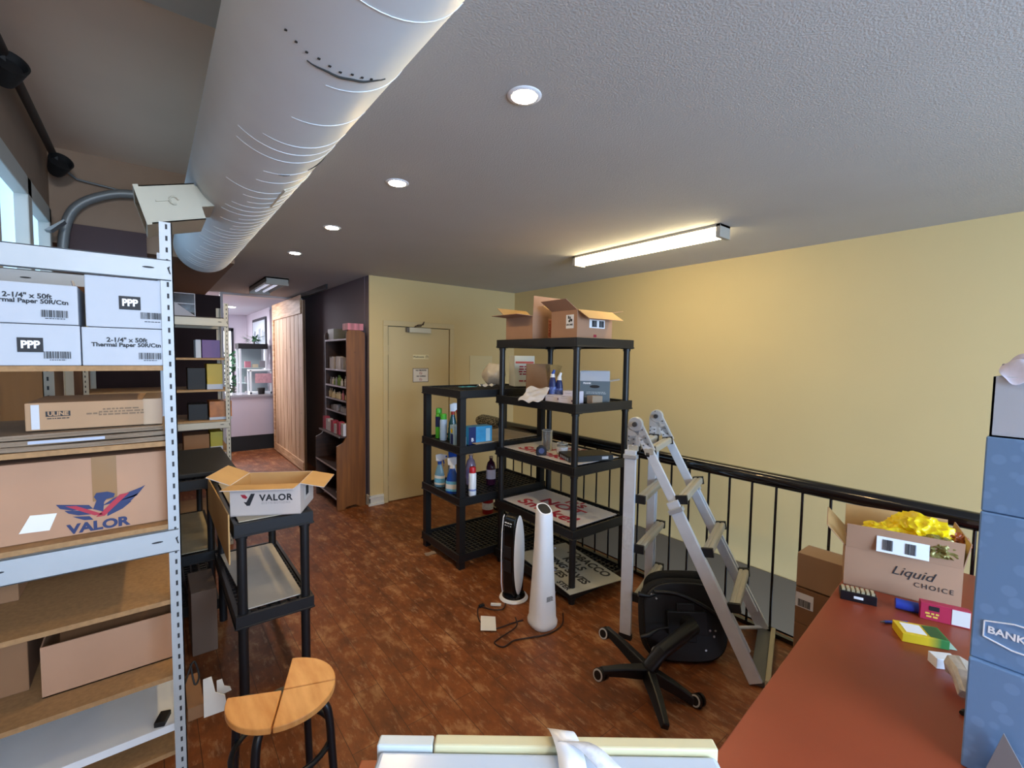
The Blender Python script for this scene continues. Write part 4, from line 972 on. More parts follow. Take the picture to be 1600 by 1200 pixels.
# red container behind the units
bm = BM(); lathe(bm, [(0.055, 0), (0.06, 0.01), (0.06, 0.17), (0.02, 0.2)], 20); o = obj('red_container', bm, mat('red_can', '#8f1620', 0.4), None, smooth=40); o.location = (2.82, 3.95, 0); tag(o, 'dark red container on the floor behind the shorter unit', 'container')
bm = BM(); lathe(bm, [(0.0605, 0.05), (0.0605, 0.12)], 20); obj('white_label', bm, mat('jar_label', '#cdd3dc'), o)

# ------------------------------------------------------------------ LADDER
LA = thing('folding_ladder', 'silver aluminium multi position ladder standing folded open by the railing', 'ladder', (2.235, 1.645, 0), math.atan2(0.33, 0.944))
LW = 0.46; AZ = 1.305; FY = -0.70
sl = Vector((0, FY, -AZ)).normalized()
nrm = Vector((0, -sl.z, sl.y))
def rail_box(name, p0, p1, wx, wy, m=ALU, off=0.0):
    bm = BM(); p0 = Vector(p0); p1 = Vector(p1)
    d = (p1-p0).normalized(); n_ = Vector((1, 0, 0)).cross(d).normalized()
    q = []
    for p in (p0, p1):
        for s_, u_ in ((-1, -1), (1, -1), (1, 1), (-1, 1)): q.append(bm.verts.new(p + Vector((1, 0, 0))*(s_*wx/2) + n_*(u_*wy/2)))
    for f_ in ((3,2,1,0),(4,5,6,7),(0,1,5,4),(1,2,6,5),(2,3,7,6),(3,0,4,7)): bm.faces.new([q[i] for i in f_])
    return obj(name, bm, m, LA, bevel=0.003)
for x in (0.0, LW):
    s_ = -1 if x == 0 else 1
    rail_box('inner_rail', (x, 0.012, 0.10), (x, 0.012, AZ-0.07), 0.020, 0.052)
    rail_box('outer_rail', (x+s_*0.022, 0.012, 0.0), (x+s_*0.022, 0.012, 1.15), 0.022, 0.068)
    a = Vector((x, -0.03, AZ-0.04)); 
    rail_box('inner_rail', a + sl*0.03, a + sl*1.28, 0.020, 0.052)
    e0 = a + sl*0.43; e1 = a + sl*1.40
    rail_box('outer_rail', (x+s_*0.022, e0.y, e0.z), (x+s_*0.050, FY+0.01, 0.02), 0.022, 0.068)
    # hinge
    bm = BM(); cyl(bm, (x+s_*0.002-0.016, -0.008, AZ), (x+s_*0.002+0.016, -0.008, AZ), 0.042, seg=28)
    prism(bm, [(-0.012-0.026, -0.13), (0.040-0.026+0.026, -0.13), (0.040, -0.01), (0.02, 0.03), (-0.02, 0.03), (-0.03, -0.02)], 0.02, T(x-0.010, 0, AZ) @ RZ(PI/2) @ RX(PI/2))
    b0 = Vector((0, -0.03, 0)); p_ = [(-0.05, 0.0), (-0.035, 0.03), (0.0, 0.035)]
    q0 = Vector((0, -0.0, 0)) + sl*0.15
    prism(bm, [(-0.045, 0.01), (-0.01, 0.04), (0.02, 0.03), (0.03+q0.y*0.0, -0.02), (q0.y+0.025-0.03, q0.z+0.012), (q0.y-0.025-0.03, q0.z-0.012)], 0.020, T(x-0.010, 0, AZ) @ RZ(PI/2) @ RX(PI/2))
    obj('hinge', bm, mat('hinge_plate', '#c3c9cf', 0.35, metal=0.5), LA, bevel=0.003)
    bm = BM(); cyl(bm, (x-0.034, -0.008, AZ), (x+0.034, -0.008, AZ), 0.014, seg=16); obj('hinge_knob', bm, mat('dark_steel', '#4d5054', 0.4, metal=0.6), LA, smooth=40)
    bm = BM()
    for (yy, zz) in ((0.028, -0.075), (0.0, -0.09), (0.03, -0.10), (0.0, -0.115), (-0.05, -0.03), (-0.07, -0.075), (-0.045, -0.09), (-0.085, -0.11), (-0.06, -0.12), (0.0, 0.033)):
        cyl(bm, (x-0.0175, yy, AZ+zz), (x+0.0175, yy, AZ+zz), 0.0035, seg=8)
    obj('rivet', bm, mat('dark_steel', '#4d5054'), LA)
    bm = BM(); bx(bm, x+s_*0.022-0.02, x+s_*0.022+0.02, -0.03, 0.052, 1.10, 1.125); obj('clamp', bm, mat('hinge_plate', '#c3c9cf'), LA, bevel=0.004)
    bm = BM(); c_ = a + sl*0.47; bar(bm, (x+s_*0.022, c_.y, c_.z+0.0), (x+s_*0.022, c_.y+sl.y*0.025, c_.z+sl.z*0.025), 0.042, 0.085); obj('clamp', bm, mat('hinge_plate', '#c3c9cf'), LA, bevel=0.003)
    bm = BM(); bx(bm, x+s_*0.022-0.014, x+s_*0.022+0.014, -0.025, 0.05, 0.0, 0.03); obj('rubber_foot', bm, BLACK, LA)
def rung(y_, z, tilt=0, ext=0.0):
    bm = BM()
    prism(bm, [(-0.026, -0.016), (-0.018, -0.020), (0.018, -0.020), (0.026, -0.016), (0.028, 0.012), (0.022, 0.020), (0.006, 0.020), (0.004, 0.016), (-0.004, 0.016), (-0.006, 0.020), (-0.022, 0.020), (-0.028, 0.012)], LW+0.012+(0.035 if ext else 0), T(-0.012, y_, z) @ RX(tilt) @ RZ(PI/2) @ RX(PI/2))
    o = obj('rung', bm, ALUR, LA, bevel=0.002)
    for xx in ((-0.016, LW+0.02) if ext else (0.012, LW-0.034)):
        bm = BM(); bx(bm, xx, xx+0.02, -0.031, 0.031, -0.024, 0.024, 0, T(0, y_, z) @ RX(tilt)); obj('rung_end_cap', bm, BLACK, o)
for z, ex in ((1.16, 0.0), (0.86, 0.03), (0.56, 0.03), (0.26, 0.03)): rung(0.0 if ex == 0 else -0.048, z, 0, ex)
for k, dd_ in enumerate((0.13, 0.44, 0.745, 1.05)):
    c_ = Vector((0, -0.03, AZ-0.04)) + sl*dd_ - (nrm*0.05 if k else Vector()); rung(c_.y, c_.z, R(-10), 0.0 if k == 0 else 0.035)
bm = BM(); bx(bm, -0.05, LW+0.05, FY-0.055, FY-0.03, 0.0, 0.05); obj('stabiliser_bar', bm, mat('cream_stabiliser', '#b7ae92', 0.6), LA, bevel=0.004)
bm = BM(); bx(bm, -0.04, LW+0.04, FY-0.03, FY+0.04, 0.0, 0.03); obj('stabiliser_plate', bm, mat('grey_plate', '#6d6f70', 0.5, metal=0.4), LA, bevel=0.003)
bm = BM(); bx(bm, -0.0345, -0.0335, -0.012, 0.036, 0.55, 0.75); obj('instruction_sticker', bm, mat('sticker_white', '#c9ccd0', 0.5, var=0.1, vscale=60), LA)
bm = BM(); bx(bm, -0.012, -0.0105, -0.095, -0.075, 1.12, 1.145); obj('square_hole', bm, BLACK, LA)

# purple sponge mop head lying on the floor
t = thing('purple_mop', 'purple plastic mop head with white handle lying behind the ladder foot', 'mop', (2.74, 1.30, 0.0), R(-40))
bm = BM(); bx(bm, -0.09, 0.06, -0.035, 0.035, 0.0, 0.07); obj('mop_head', bm, mat('purple_plastic', '#5a2f9a', 0.4), t, bevel=0.008)
bm = BM(); cyl(bm, (0.05, 0, 0.04), (0.24, 0.03, 0.03), 0.011, seg=14); obj('handle', bm, WPL, t, smooth=40)

# ------------------------------------------------------------------ OVERTURNED OFFICE CHAIR
CH = thing('office_chair', 'broken black swivel chair tipped over with its castors in the air', 'chair', (0, 0, 0))
hub = Vector((1.907, 1.282, 0.133)); n = Vector((0.211, -0.339, 0.917)).normalized()
n = Vector((0.211, -0.339, 0.917)).normalized()
u = Vector((0, 0, 1)).cross(n).normalized(); w_ = n.cross(u)
def leg_dir(k): a = 1.022 + k*2*PI/5; return u*math.cos(a) + w_*math.sin(a)
BP = mat('chair_plastic', '#0d0d0f', 0.4)
bm = BM(); cyl(bm, hub-n*0.03, hub+n*0.03, 0.045, 0.04, seg=20); obj('hub', bm, BP, CH, smooth=40)
for k in range(5):
    d = leg_dir(k); bm = BM(); tip = hub + d*0.285
    pr = 0.0
    a = n.cross(d).normalized()
    A = []
    for (r_, wdt, hh, dn) in ((0.03, 0.062, 0.055, 0.0), (0.16, 0.050, 0.046, -0.004), (0.285, 0.038, 0.032, -0.016)):
        c_ = hub + d*r_ + n*dn
        A.append([bm.verts.new(c_ + a*(sx*wdt/2) + n*(sz*hh/2)) for sx, sz in ((-1, -1), (1, -1), (0.7, 1), (-0.7, 1))])
    for i in range(2):
        for j in range(4):
            jj = (j+1) % 4; bm.faces.new((A[i][j], A[i][jj], A[i+1][jj], A[i+1][j]))
    bm.faces.new(A[0]); bm.faces.new(A[2][::-1])
    leg = obj('base_leg', bm, BP, CH, bevel=0.005)
    if k == 2: continue        # the caster of this leg is gone
    tp = hub + d*0.275 - n*0.035
    if tp.z < 0.03: tp.z = 0.03
    sw = (a*math.cos(k*1.3) + d*math.sin(k*1.3)).normalized()
    for s_ in (-1, 1):
        bm = BM(); c_ = tp + sw*(0.016*s_); cyl(bm, c_ - sw*0.008, c_ + sw*0.008, 0.030, seg=20); obj('castor_wheel', bm, BP, leg, smooth=40)
        bm = BM(); cyl(bm, c_ + sw*(0.0078*s_), c_ + sw*(0.0095*s_), 0.0275, seg=20); cyl(bm, c_ + sw*(0.009*s_), c_ + sw*(0.011*s_), 0.020, seg=20, mi=1); obj('castor_rim', bm, [mat('castor_grey', '#b5b3b0', 0.4), BP], leg)
pc = Vector((2.325, 1.325, 0.212))
pn = Vector((-0.62, -0.74, 0.30)).normalized()    # the seat's underside looks at the camera
bm = BM(); tube(bm, [hub + n*0.02, hub + n*0.10 + Vector((0.03, 0, 0)), pc + pn*0.10, pc + pn*0.03], [0.034, 0.036, 0.040, 0.045], 16); obj('gas_column', bm, BP, CH, smooth=40)
px_ = Vector((0, 0, 1)).cross(pn).normalized(); py_ = pn.cross(px_).normalized()
PM = Matrix(((px_.x, py_.x, pn.x, pc.x), (px_.y, py_.y, pn.y, pc.y), (px_.z, py_.z, pn.z, pc.z), (0, 0, 0, 1)))
def squircle(a, b, e=3.2, n_=40): return [(a*math.copysign(abs(math.cos(t))**(2/e), math.cos(t)), b*math.copysign(abs(math.sin(t))**(2/e), math.sin(t))) for t in [2*PI*k/n_ for k in range(n_)]]
bm = BM(); prism(bm, squircle(0.25, 0.222), 0.075, PM @ T(0, 0, -0.10)); obj('seat_cushion', bm, mat('chair_fabric', '#0a0a0c', 0.85, bump=0.2, bscale=200), CH, bevel=0.03, bseg=4, smooth=50)
bm = BM(); prism(bm, squircle(0.232, 0.205), 0.022, PM @ T(0, 0, -0.027)); obj('seat_shell', bm, BP, CH, bevel=0.006, smooth=40)
bm = BM(); bx(bm, -0.11, 0.11, -0.06, 0.06, -0.006, 0.03, 0, PM); bx(bm, -0.05, 0.05, -0.10, 0.10, -0.006, 0.016, 0, PM); obj('seat_mechanism', bm, mat('mechanism_black', '#1d1e20', 0.4, metal=0.3), CH, bevel=0.004)
bm = BM()
for (x, y_) in ((-0.16, 0.12), (-0.185, 0.14), (0.13, -0.04), (0.16, -0.04), (0.15, -0.07), (0.10, -0.14)): cyl(bm, PM @ Vector((x, y_, -0.006)), PM @ Vector((x, y_, 0.002)), 0.006, seg=10)
obj('bolt', bm, mat('bright_bolt', '#c8ccd0', 0.25, metal=0.8), CH)
bm = BM(); tube(bm, [PM @ Vector(v) for v in ((-0.08, -0.02, 0.02), (-0.17, -0.03, 0.04), (-0.23, -0.06, 0.05), (-0.27, -0.07, 0.05))], [0.006, 0.006, 0.014, 0.010], 10); obj('lever', bm, BP, CH, smooth=60)
bm = BM(); tube(bm, [PM @ Vector(v) for v in ((-0.10, 0.16, -0.02), (-0.20, 0.13, 0.0), (-0.26, 0.14, 0.0))], [0.008, 0.008, 0.016], 10); obj('lever', bm, BP, CH, smooth=60)
# backrest lying behind, upper edge
bk = PM @ T(0.03, 0.15, -0.20) @ RX(R(28))
bm = BM(); prism(bm, squircle(0.22, 0.13), 0.06, bk); obj('backrest', bm, mat('chair_fabric', '#101012'), CH, bevel=0.025, bseg=4, smooth=50)
bm = BM(); tube(bm, [PM @ Vector(v) for v in ((-0.17, 0.155, 0.0), (-0.05, 0.15, 0.02), (0.08, 0.10, 0.022), (0.19, 0.03, 0.0))], 0.011, 10, smooth_n=4); obj('back_bar', bm, BP, CH, smooth=60)

# ------------------------------------------------------------------ HEATER AND TOWER FAN
HT = thing('tower_heater', 'black fronted ceramic tower heater with white sides on a round base', 'heater', (1.96, 2.42, 0), R(12))
bm = BM(); lathe(bm, [(0.098, 0), (0.102, 0.006), (0.095, 0.018), (0.07, 0.024), (0.001, 0.026)], 36); obj('base_plate', bm, WPL, HT, smooth=40)
bm = BM(); lathe(bm, [(0.082, 0.021), (0.078, 0.034), (0.05, 0.04)], 36); obj('base_ring', bm, BLACKG, HT, smooth=40)
bm = BM()
prism(bm, [(-0.055, 0.03), (0.05, 0.03), (0.056, 0.30), (0.05, 0.50), (0.035, 0.58), (0.0, 0.605), (-0.03, 0.598), (-0.056, 0.57), (-0.068, 0.48), (-0.072, 0.30), (-0.068, 0.12)], 0.095, T(0, 0.0475, 0) @ RX(PI/2)); obj('black_body', bm, mat('heater_black', '#0f1012', 0.22), HT, bevel=0.008, bseg=3, smooth=40)
for s_ in (-1, 1):
    bm = BM(); bmesh.ops.create_uvsphere(bm, u_segments=28, v_segments=20, radius=1)
    for v in bm.verts: v.co = Vector((v.co.x*0.058-0.004, s_*0.046 + v.co.y*0.018, v.co.z*0.282+0.318))
    obj('side_cover', bm, WPL, HT, smooth=80)
bm = BM(); prism(bm, [(-0.078, 0.30), (-0.074, 0.12), (-0.064, 0.05), (-0.068, 0.05), (-0.080, 0.12), (-0.084, 0.30), (-0.080, 0.48), (-0.066, 0.58), (-0.055, 0.60), (-0.052, 0.595), (-0.062, 0.575), (-0.074, 0.48)], 0.006, T(0, 0.052, 0) @ RX(PI/2)); obj('edge_trim', bm, WPL, HT)
bm = BM()
for k in range(4): cyl(bm, (-0.0705, -0.024+0.016*k, 0.535), (-0.0745, -0.024+0.016*k, 0.533), 0.0035, seg=8)
for k in range(3): bx(bm, -0.071, -0.0685, -0.03+0.022*k, -0.014+0.022*k, 0.548, 0.556)
obj('control_marks', bm, WPL, HT)
for z0 in (0.30, 0.40):
    bm = BM(); bx(bm, -0.0745, -0.070, -0.030, 0.030, z0-0.09, z0-0.01); obj('vent_grille', bm, mat('grille_black', '#1c1d20', 0.5), HT, bevel=0.002)
TF = thing('tower_fan', 'tall white tapered tower fan seen from behind with black top opening', 'fan', (1.905, 2.06, 0), R(-8))
def loft(bm, rings, mi=0, cap0=True, cap1=True):
    prev = None; first = None
    for ring in rings:
        vs = [bm.verts.new(p) for p in ring]
        if prev:
            n_ = len(vs)
            for i in range(n_): bm.faces.new((prev[i], prev[(i+1) % n_], vs[(i+1) % n_], vs[i])).material_index = mi
        else: first = vs
        prev = vs
    if cap0: bm.faces.new(first[::-1]).material_index = mi
    if cap1: bm.faces.new(prev).material_index = mi
def oval(a, b, z, tilt=0.0, e=2.6, n_=32): return [Vector((x, y_, z + tilt*y_)) for x, y_ in squircle(a, b, e, n_)]
bm = BM(); loft(bm, [oval(0.078, 0.082, 0), oval(0.086, 0.090, 0.012), oval(0.088, 0.092, 0.035), oval(0.080, 0.082, 0.06), oval(0.078, 0.080, 0.11), oval(0.066, 0.068, 0.30), oval(0.056, 0.058, 0.50), oval(0.051, 0.052, 0.66), oval(0.050, 0.050, 0.72, 0.35), oval(0.046, 0.046, 0.745, 0.5)])
obj('body_shell', bm, WPL, TF, smooth=50)
bm = BM(); loft(bm, [oval(0.038, 0.038, 0.742, 0.5), oval(0.037, 0.037, 0.7475, 0.5)]); obj('top_opening', bm, mat('grille_black', '#1c1d20'), TF)
bm = BM()
for z in (0.12, 0.22, 0.36, 0.5): cyl(bm, (0.055, -0.055*(1-z*0.5), z), (0.057, -0.064*(1-z*0.5), z), 0.004, seg=8)
obj('screw_recess', bm, mat('grey_print', '#8f93a8'), TF)
o = print_lines(0.05, 0.03, 5, 0.0, 0.0, 0.0, 'front', INK, TF, 10); o.location = (0.0, -0.0768, 0.20); o.rotation_euler = (R(-7), 0, 0)
# cords and papers on the floor
bm = BM(); tube(bm, [(1.86, 2.38, 0.006), (1.80, 2.34, 0.006), (1.74, 2.38, 0.006), (1.70, 2.455, 0.006), (1.655, 2.42, 0.006), (1.60, 2.31, 0.006), (1.615, 2.20, 0.006), (1.75, 2.175, 0.006), (1.83, 2.16, 0.006)], 0.0042, 8, smooth_n=8)
o = obj('power_cord', bm, mat('dark_brown_cord', '#2a1512', 0.5), smooth=60); keep = o
def adopt(o, root):
    o.parent = root; o.matrix_parent_inverse = (Matrix.Translation(root.location) @ root.rotation_euler.to_matrix().to_4x4()).inverted()
adopt(o, HT)
bm = BM(); bx(bm, 1.69, 1.73, 2.445, 2.465, 0.001, 0.018); obj('plug', bm, BLACK, o, bevel=0.004)
bm = BM(); tube(bm, [(1.80, 2.20, 0.015), (1.74, 2.12, 0.015), (1.60, 2.10, 0.006), (1.545, 2.08, 0.006), (1.565, 2.02, 0.006), (1.65, 2.03, 0.006), (1.73, 2.0, 0.006), (1.86, 1.955, 0.006), (1.99, 1.97, 0.006), (2.09, 2.06, 0.006)], 0.0042, 8, smooth_n=8)
adopt(obj('power_cord', bm, MATS['dark_brown_cord'], smooth=60), TF)
bm = BM(); prism(bm, [(1.545, 2.225), (1.62, 2.165), (1.705, 2.29), (1.635, 2.355)], 0.0015, T(0, 0, 0.0105)); o = tag(obj('paper_note', bm, WPAPER), 'white paper note on the floor by the looping cord', 'paper')
bm = BM(); bx(bm, -0.035, 0.035, -0.010, 0.010, 0, 0.010); o = obj('paper_slip', bm, WPAPER); o.location = (1.79, 2.40, 0.0105); o.rotation_euler = (0, 0, R(-42)); tag(o, 'folded white slip on the floor across the heater cord', 'paper')
crumple('floor_scrap', 'torn paper scrap on the floor at the foot of the shorter unit', 'scrap', (1.83, 3.40, 0.002), (0.10, 0.06, 0.006), mat('scrap_beige', '#9f8a78', 0.8), 8)
bm = BM(); bx(bm, -0.02, 0.02, -0.008, 0.008, 0, 0.004); o = obj('paper_scrap', bm, WPAPER); o.location = on_ = (1.05, 4.35, 0.001); tag(o, 'tiny white scrap alone on the floor before the wooden shelf', 'scrap')

# ------------------------------------------------------------------ STOOL
ST = thing('broken_stool', 'stool with black tube legs and a round bamboo seat missing one quarter', 'stool', (0.303, 1.54, 0), R(0))
SR = 0.155; SZ = 0.62
def sector(a0, a1, r, gap=0.003):
    m_ = R((a0+a1)/2); off = Vector((math.cos(m_), math.sin(m_)))*gap
    pts = [(off.x, off.y)]
    for k in range(15):
        a = R(a0 + (a1-a0)*k/14); pts.append((off.x + r*math.cos(a), off.y + r*math.sin(a)))
    return pts
base_a = -112
for i, (a0, a1) in enumerate(((-20, 68), (-112, -20), (-205, -112))):
    bm = BM(); prism(bm, sector(a0, a1, SR), 0.020, T(0, 0, 0)); o = obj('seat_wedge', bm, BAMBOO if i != 1 else BAMBOO, ST, bevel=0.003); o.location = (0, 0, SZ-0.02)
LT = mat('stool_tube', '#16191f', 0.35, metal=0.2)
rk = [40, 130, 220, 310]
for a in rk:
    bm = BM(); a_ = R(a+10); c_, s_ = math.cos(a_), math.sin(a_)
    tube(bm, [(c_*0.05, s_*0.05, SZ-0.036), (c_*0.10, s_*0.10, SZ-0.034), (c_*0.135, s_*0.135, SZ-0.045), (c_*0.150, s_*0.150, SZ-0.09), (c_*0.158, s_*0.158, 0.42), (c_*0.168, s_*0.168, 0.28), (c_*0.178, s_*0.178, 0.14), (c_*0.188, s_*0.188, 0.0)], 0.0125, 12, smooth_n=5)
    lg = obj('leg', bm, LT, ST, smooth=60)
    bm = BM(); cyl(bm, (c_*0.187, s_*0.187, 0.0), (c_*0.187, s_*0.187, 0.03), 0.017, seg=14); obj('rubber_foot', bm, BLACK, lg)
bm = BM(); tube(bm, [(0.145*math.cos(k*PI/16), 0.145*math.sin(k*PI/16), 0.44) for k in range(32)], 0.009, 10, closed=True); obj('foot_ring', bm, LT, ST, smooth=60)
bm = BM(); cyl(bm, (0, 0, SZ-0.05), (0, 0, SZ-0.022), 0.045, seg=20); obj('centre_plate', bm, LT, ST, smooth=40)

# ------------------------------------------------------------------ BARN DOOR, HALL SHELF
BD = thing('barn_door', 'tall plank barn door of knotty pine hanging beside the hallway', 'door', (1.70, 6.86, 0.02))
L_ = 1.95; Hh = 2.52; npl = 8
bm = BM()
for k in range(npl):
    y0 = L_*k/npl
    bx(bm, -0.018, 0.018, y0+0.010, y0+L_/npl-0.010, 0, Hh-0.09)
bx(bm, -0.006, 0.010, 0.005, L_-0.005, 0.0, Hh-0.09, 1)
obj('plank_panel', bm, [PINE, mat('board_gap', '#4a2f1e', 0.8)], BD, bevel=0.002)
bm = BM(); bx(bm, -0.035, -0.019, 0.06, L_, Hh-0.28, Hh-0.02); obj('top_rail', bm, wood_material('pine_rail', '#b07f54', '#e0bc92', (3, 3, 30)), BD, bevel=0.002)
bm = BM(); bx(bm, -0.035, -0.019, 0.0, L_, 0.0, 0.13); obj('bottom_rail', bm, bpy.data.materials['pine_rail'], BD, bevel=0.002)
bm = BM(); bx(bm, -0.037, -0.0195, L_-0.10, L_, 0.13, Hh-0.285); obj('side_stile', bm, bpy.data.materials['pine_rail'], BD, bevel=0.002)
bm = BM(); bx(bm, -0.010, 0.012, 0.2, 0.26, Hh-0.12, Hh-0.02); bx(bm, -0.010, 0.012, 1.6, 1.66, Hh-0.12, Hh-0.02); obj('hanger_strap', bm, BLACK, BD)
bm = BM(); bx(bm, 1.725, 1.742, 5.9, 7.70, 2.50, 2.56); tag(obj('sliding_track', bm, BLACK), 'black sliding track along the ceiling above the barn door', 'track')

BC = thing('wooden_shelf', 'tall brown stained pine display shelf open toward the hallway', 'shelf', (1.54, 4.955, 0))
def side_panel(y0, y1, name='side_panel', wm=BOOKWOOD):
    bm = BM()
    pts = [(0.0, 0.0), (0.08, 0.0), (0.10, 0.025), (0.20, 0.035), (0.26, 0.0), (0.315, 0.0), (0.315, 1.93), (0.27, 1.955), (0.14, 1.955), (0.115, 1.93), (0.11, 0.80), (0.07, 0.735), (0.0, 0.70)]
    prism(bm, pts, y1-y0, T(0, y1, 0) @ RX(PI/2)); obj(name, bm, wm, BC, bevel=0.002)
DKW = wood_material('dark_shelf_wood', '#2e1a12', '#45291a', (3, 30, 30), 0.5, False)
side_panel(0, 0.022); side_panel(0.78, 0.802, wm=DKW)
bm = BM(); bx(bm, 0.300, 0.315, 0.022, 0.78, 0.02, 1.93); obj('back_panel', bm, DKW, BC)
sh = ((1.86, 0.12), (1.52, 0.12), (1.335, 0.12), (1.18, 0.12), (1.04, 0.12), (0.80, 0.04), (0.45, 0.0), (0.13, 0.0))
for z, xo in sh:
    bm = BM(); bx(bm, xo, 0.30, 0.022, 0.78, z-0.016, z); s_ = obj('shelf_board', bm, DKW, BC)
    bm = BM(); bx(bm, xo-0.004, xo, 0.022, 0.78, z-0.014, z+0.004); obj('shelf_edge', bm, mat('metal_edge_strip', '#b9b4b8', 0.3, metal=0.5), s_)
bm = BM(); bx(bm, 0.115, 0.12, 0.775, 0.78, 0.82, 1.86); obj('shelf_edge', bm, MATS['metal_edge_strip'], BC)
rn = random.Random(21)
pal = [mat('pack_white', '#cfc8cc', 0.5), mat('pack_pink', '#b06a78', 0.5), mat('pack_cream', '#cbb898', 0.5), mat('pack_grey', '#8f8a90', 0.5), mat('pack_red', '#a83244', 0.5), mat('pack_green', '#6f8a4a', 0.5)]
def packs(z, n_, hmin, hmax, wy, cols, group, kind, cat, xs=(1.69, 1.73)):
    wn = {'bottle': 'small bottle', 'pack': 'small pack', 'box': 'box'}[cat if cat in ('bottle', 'pack') else 'box']
    for k in range(n_):
        y0 = 4.99 + 0.74*k/n_; hgt = rn.uniform(hmin, hmax); m = pal[rn.choice(cols)]
        bm = BM()
        if cat == 'bottle':
            lathe(bm, [(wy/2, 0), (wy/2, hgt*0.65), (wy*0.22, hgt*0.75), (wy*0.22, hgt)], 12)
        else: bx(bm, -0.03, 0.03, -wy/2, wy/2, 0, hgt)
        o = obj(kind, bm, m, None); o.location = (rn.uniform(*xs), y0+wy/2, z+0.0005)
        tag(o, '', cat, group); yield k, n_, o
def lab(gen, s):
    for k, n_, o in gen: o['label'] = s
lab(packs(1.52, 10, 0.13, 0.15, 0.06, [0, 0, 3], 'silver white packs on the wooden shelf', 'silver_pack', 'pack'), 'one of the tall silver white packs in a row on the wooden shelf')
lab(packs(1.335, 16, 0.07, 0.12, 0.03, [0, 2, 3, 5], 'little bottles on the third board', 'little_bottle', 'bottle'), 'one of the little bottles on the wooden shelf, above the pinkish row')
lab(packs(1.18, 15, 0.06, 0.11, 0.034, [0, 1, 2, 2], 'pinkish bottles on the fourth board', 'little_bottle', 'bottle'), 'one of the pinkish and cream little bottles on the wooden shelf')
lab(packs(1.04, 4, 0.04, 0.07, 0.11, [3, 3, 0], 'low dark packs on the fifth board', 'low_pack', 'pack'), 'one of the low grey packs on the wooden shelf below the bottles')
lab(packs(0.80, 7, 0.10, 0.155, 0.085, [0, 4, 0, 2], 'red and white cartons on the wooden shelf', 'small_carton', 'box', (1.64, 1.66)), 'one of the red and white cartons on the deepest upper board of the wooden shelf')
simple_box('white_pink_box', 'white box with pink stripes on top of the wooden shelf near the wall corner', 1.67, 1.84, 4.96, 5.13, 1.957, 2.03, mat('pink_stripe', '#c77a86', 0.5, var=0.5, vscale=18, stretch=(1, 6, 0.1)))
simple_box('clear_bin', 'grey clear plastic bin on the far top of the wooden shelf', 1.68, 1.83, 5.48, 5.70, 1.8615, 1.99, mat('grey_bin', '#8f918a', 0.3))
crumple('paper_flyer', 'white flyer on the lowest board of the wooden shelf', 'paper', (1.68, 5.15, 0.132), (0.14, 0.2, 0.01), WPAPER, 2)
bm = BM(); bx(bm, 1.874, 1.885, 5.27, 5.35, 1.72, 1.84); tag(obj('wall_plate', bm, mat('blue_white_plate', '#c6d2ea', 0.4)), 'small pale wall plate on the plum wall behind the wooden shelf', 'wall plate')

# small packets on hall floor
for k, (x, y_) in enumerate(((0.78, 6.35), (0.88, 6.05), (0.93, 6.0), (0.98, 6.08), (1.03, 5.98), (0.86, 6.2))):
    bm = BM(); bx(bm, -0.035, 0.035, -0.022, 0.022, 0, 0.03); o = obj('small_packet', bm, pal[4] if k else BLACK); o.location = (x, y_, 0.0); o.rotation_euler = (0, 0, k)
    bm = BM(); bx(bm, -0.0355, 0.0, -0.0225, 0.0225, 0.005, 0.0305); obj('white_print', bm, pal[0], o)
    tag(o, ('black and white packet on the floor, left of the red packets' if not k else 'one of the small red and white packets scattered on the hallway floor'), 'packet', 'small packets on the hallway floor' if k else None)

# ------------------------------------------------------------------ FRONT ROOM THINGS
CT = thing('white_counter', 'long white counter with black plinth in the front room', 'counter', (0.4, 9.0, 0))
bm = BM(); bx(bm, 0, 1.35, 0.0, 0.5, 0.26, 0.94); obj('counter_body', bm, mat('counter_white', '#cdc3cf', 0.5), CT, bevel=0.004)
bm = BM(); bx(bm, 0, 1.35, 0.01, 0.49, 0.0, 0.26); obj('plinth', bm, BLACK, CT)
bm = BM(); bx(bm, -0.01, 1.36, -0.02, 0.52, 0.94, 0.975); obj('glass_top', bm, mat('counter_top_grey', '#a9a9b2', 0.15), CT)
DC = thing('glass_display_case', 'tall white framed glass display case with black top in the front room', 'display case', (1.33, 10.1, 0))
bm = BM()
for (x, y_) in ((0, 0), (0.45, 0), (0, 0.4), (0.45, 0.4)): bx(bm, x, x+0.035, y_, y_+0.035, 0, 1.78)
obj('frame_post', bm, mat('case_frame_white', '#dfe6ea', 0.4), DC)
bm = BM(); bx(bm, -0.01, 0.495, -0.01, 0.445, 1.78, 1.88); obj('black_top', bm, BLACK, DC)
for z in (0.8, 1.1, 1.4):
    bm = BM(); bx(bm, 0.03, 0.455, 0.03, 0.40, z, z+0.012); obj('glass_shelf', bm, mat('shelf_glass_tint', '#bcd4d4', 0.1), DC)
bm = BM(); bx(bm, 0.0, 0.485, 0.41, 0.43, 0.0, 1.78); obj('back_panel', bm, mat('mirror_back', '#98a5a8', 0.2), DC)
for k in range(9):
    bm = BM(); bx(bm, -0.05, 0.05, -0.03, 0.03, 0, rn.uniform(0.06, 0.14)); o = obj('display_item', bm, pal[k % 5]); o.location = (1.50+0.13*(k % 3), 10.3, (0.812, 1.112, 1.412)[k//3]); tag(o, 'one of the small goods on the glass shelves of the display case', 'goods', 'goods in the display case')
t = thing('counter_showcase', 'small white countertop showcase with pink notice on the white counter', 'display case', (1.36, 9.12, 0.976))
bm = BM()
for (x, y_) in ((0, 0), (0.32, 0), (0, 0.28), (0.32, 0.28)): bx(bm, x, x+0.025, y_, y_+0.025, 0, 0.42)
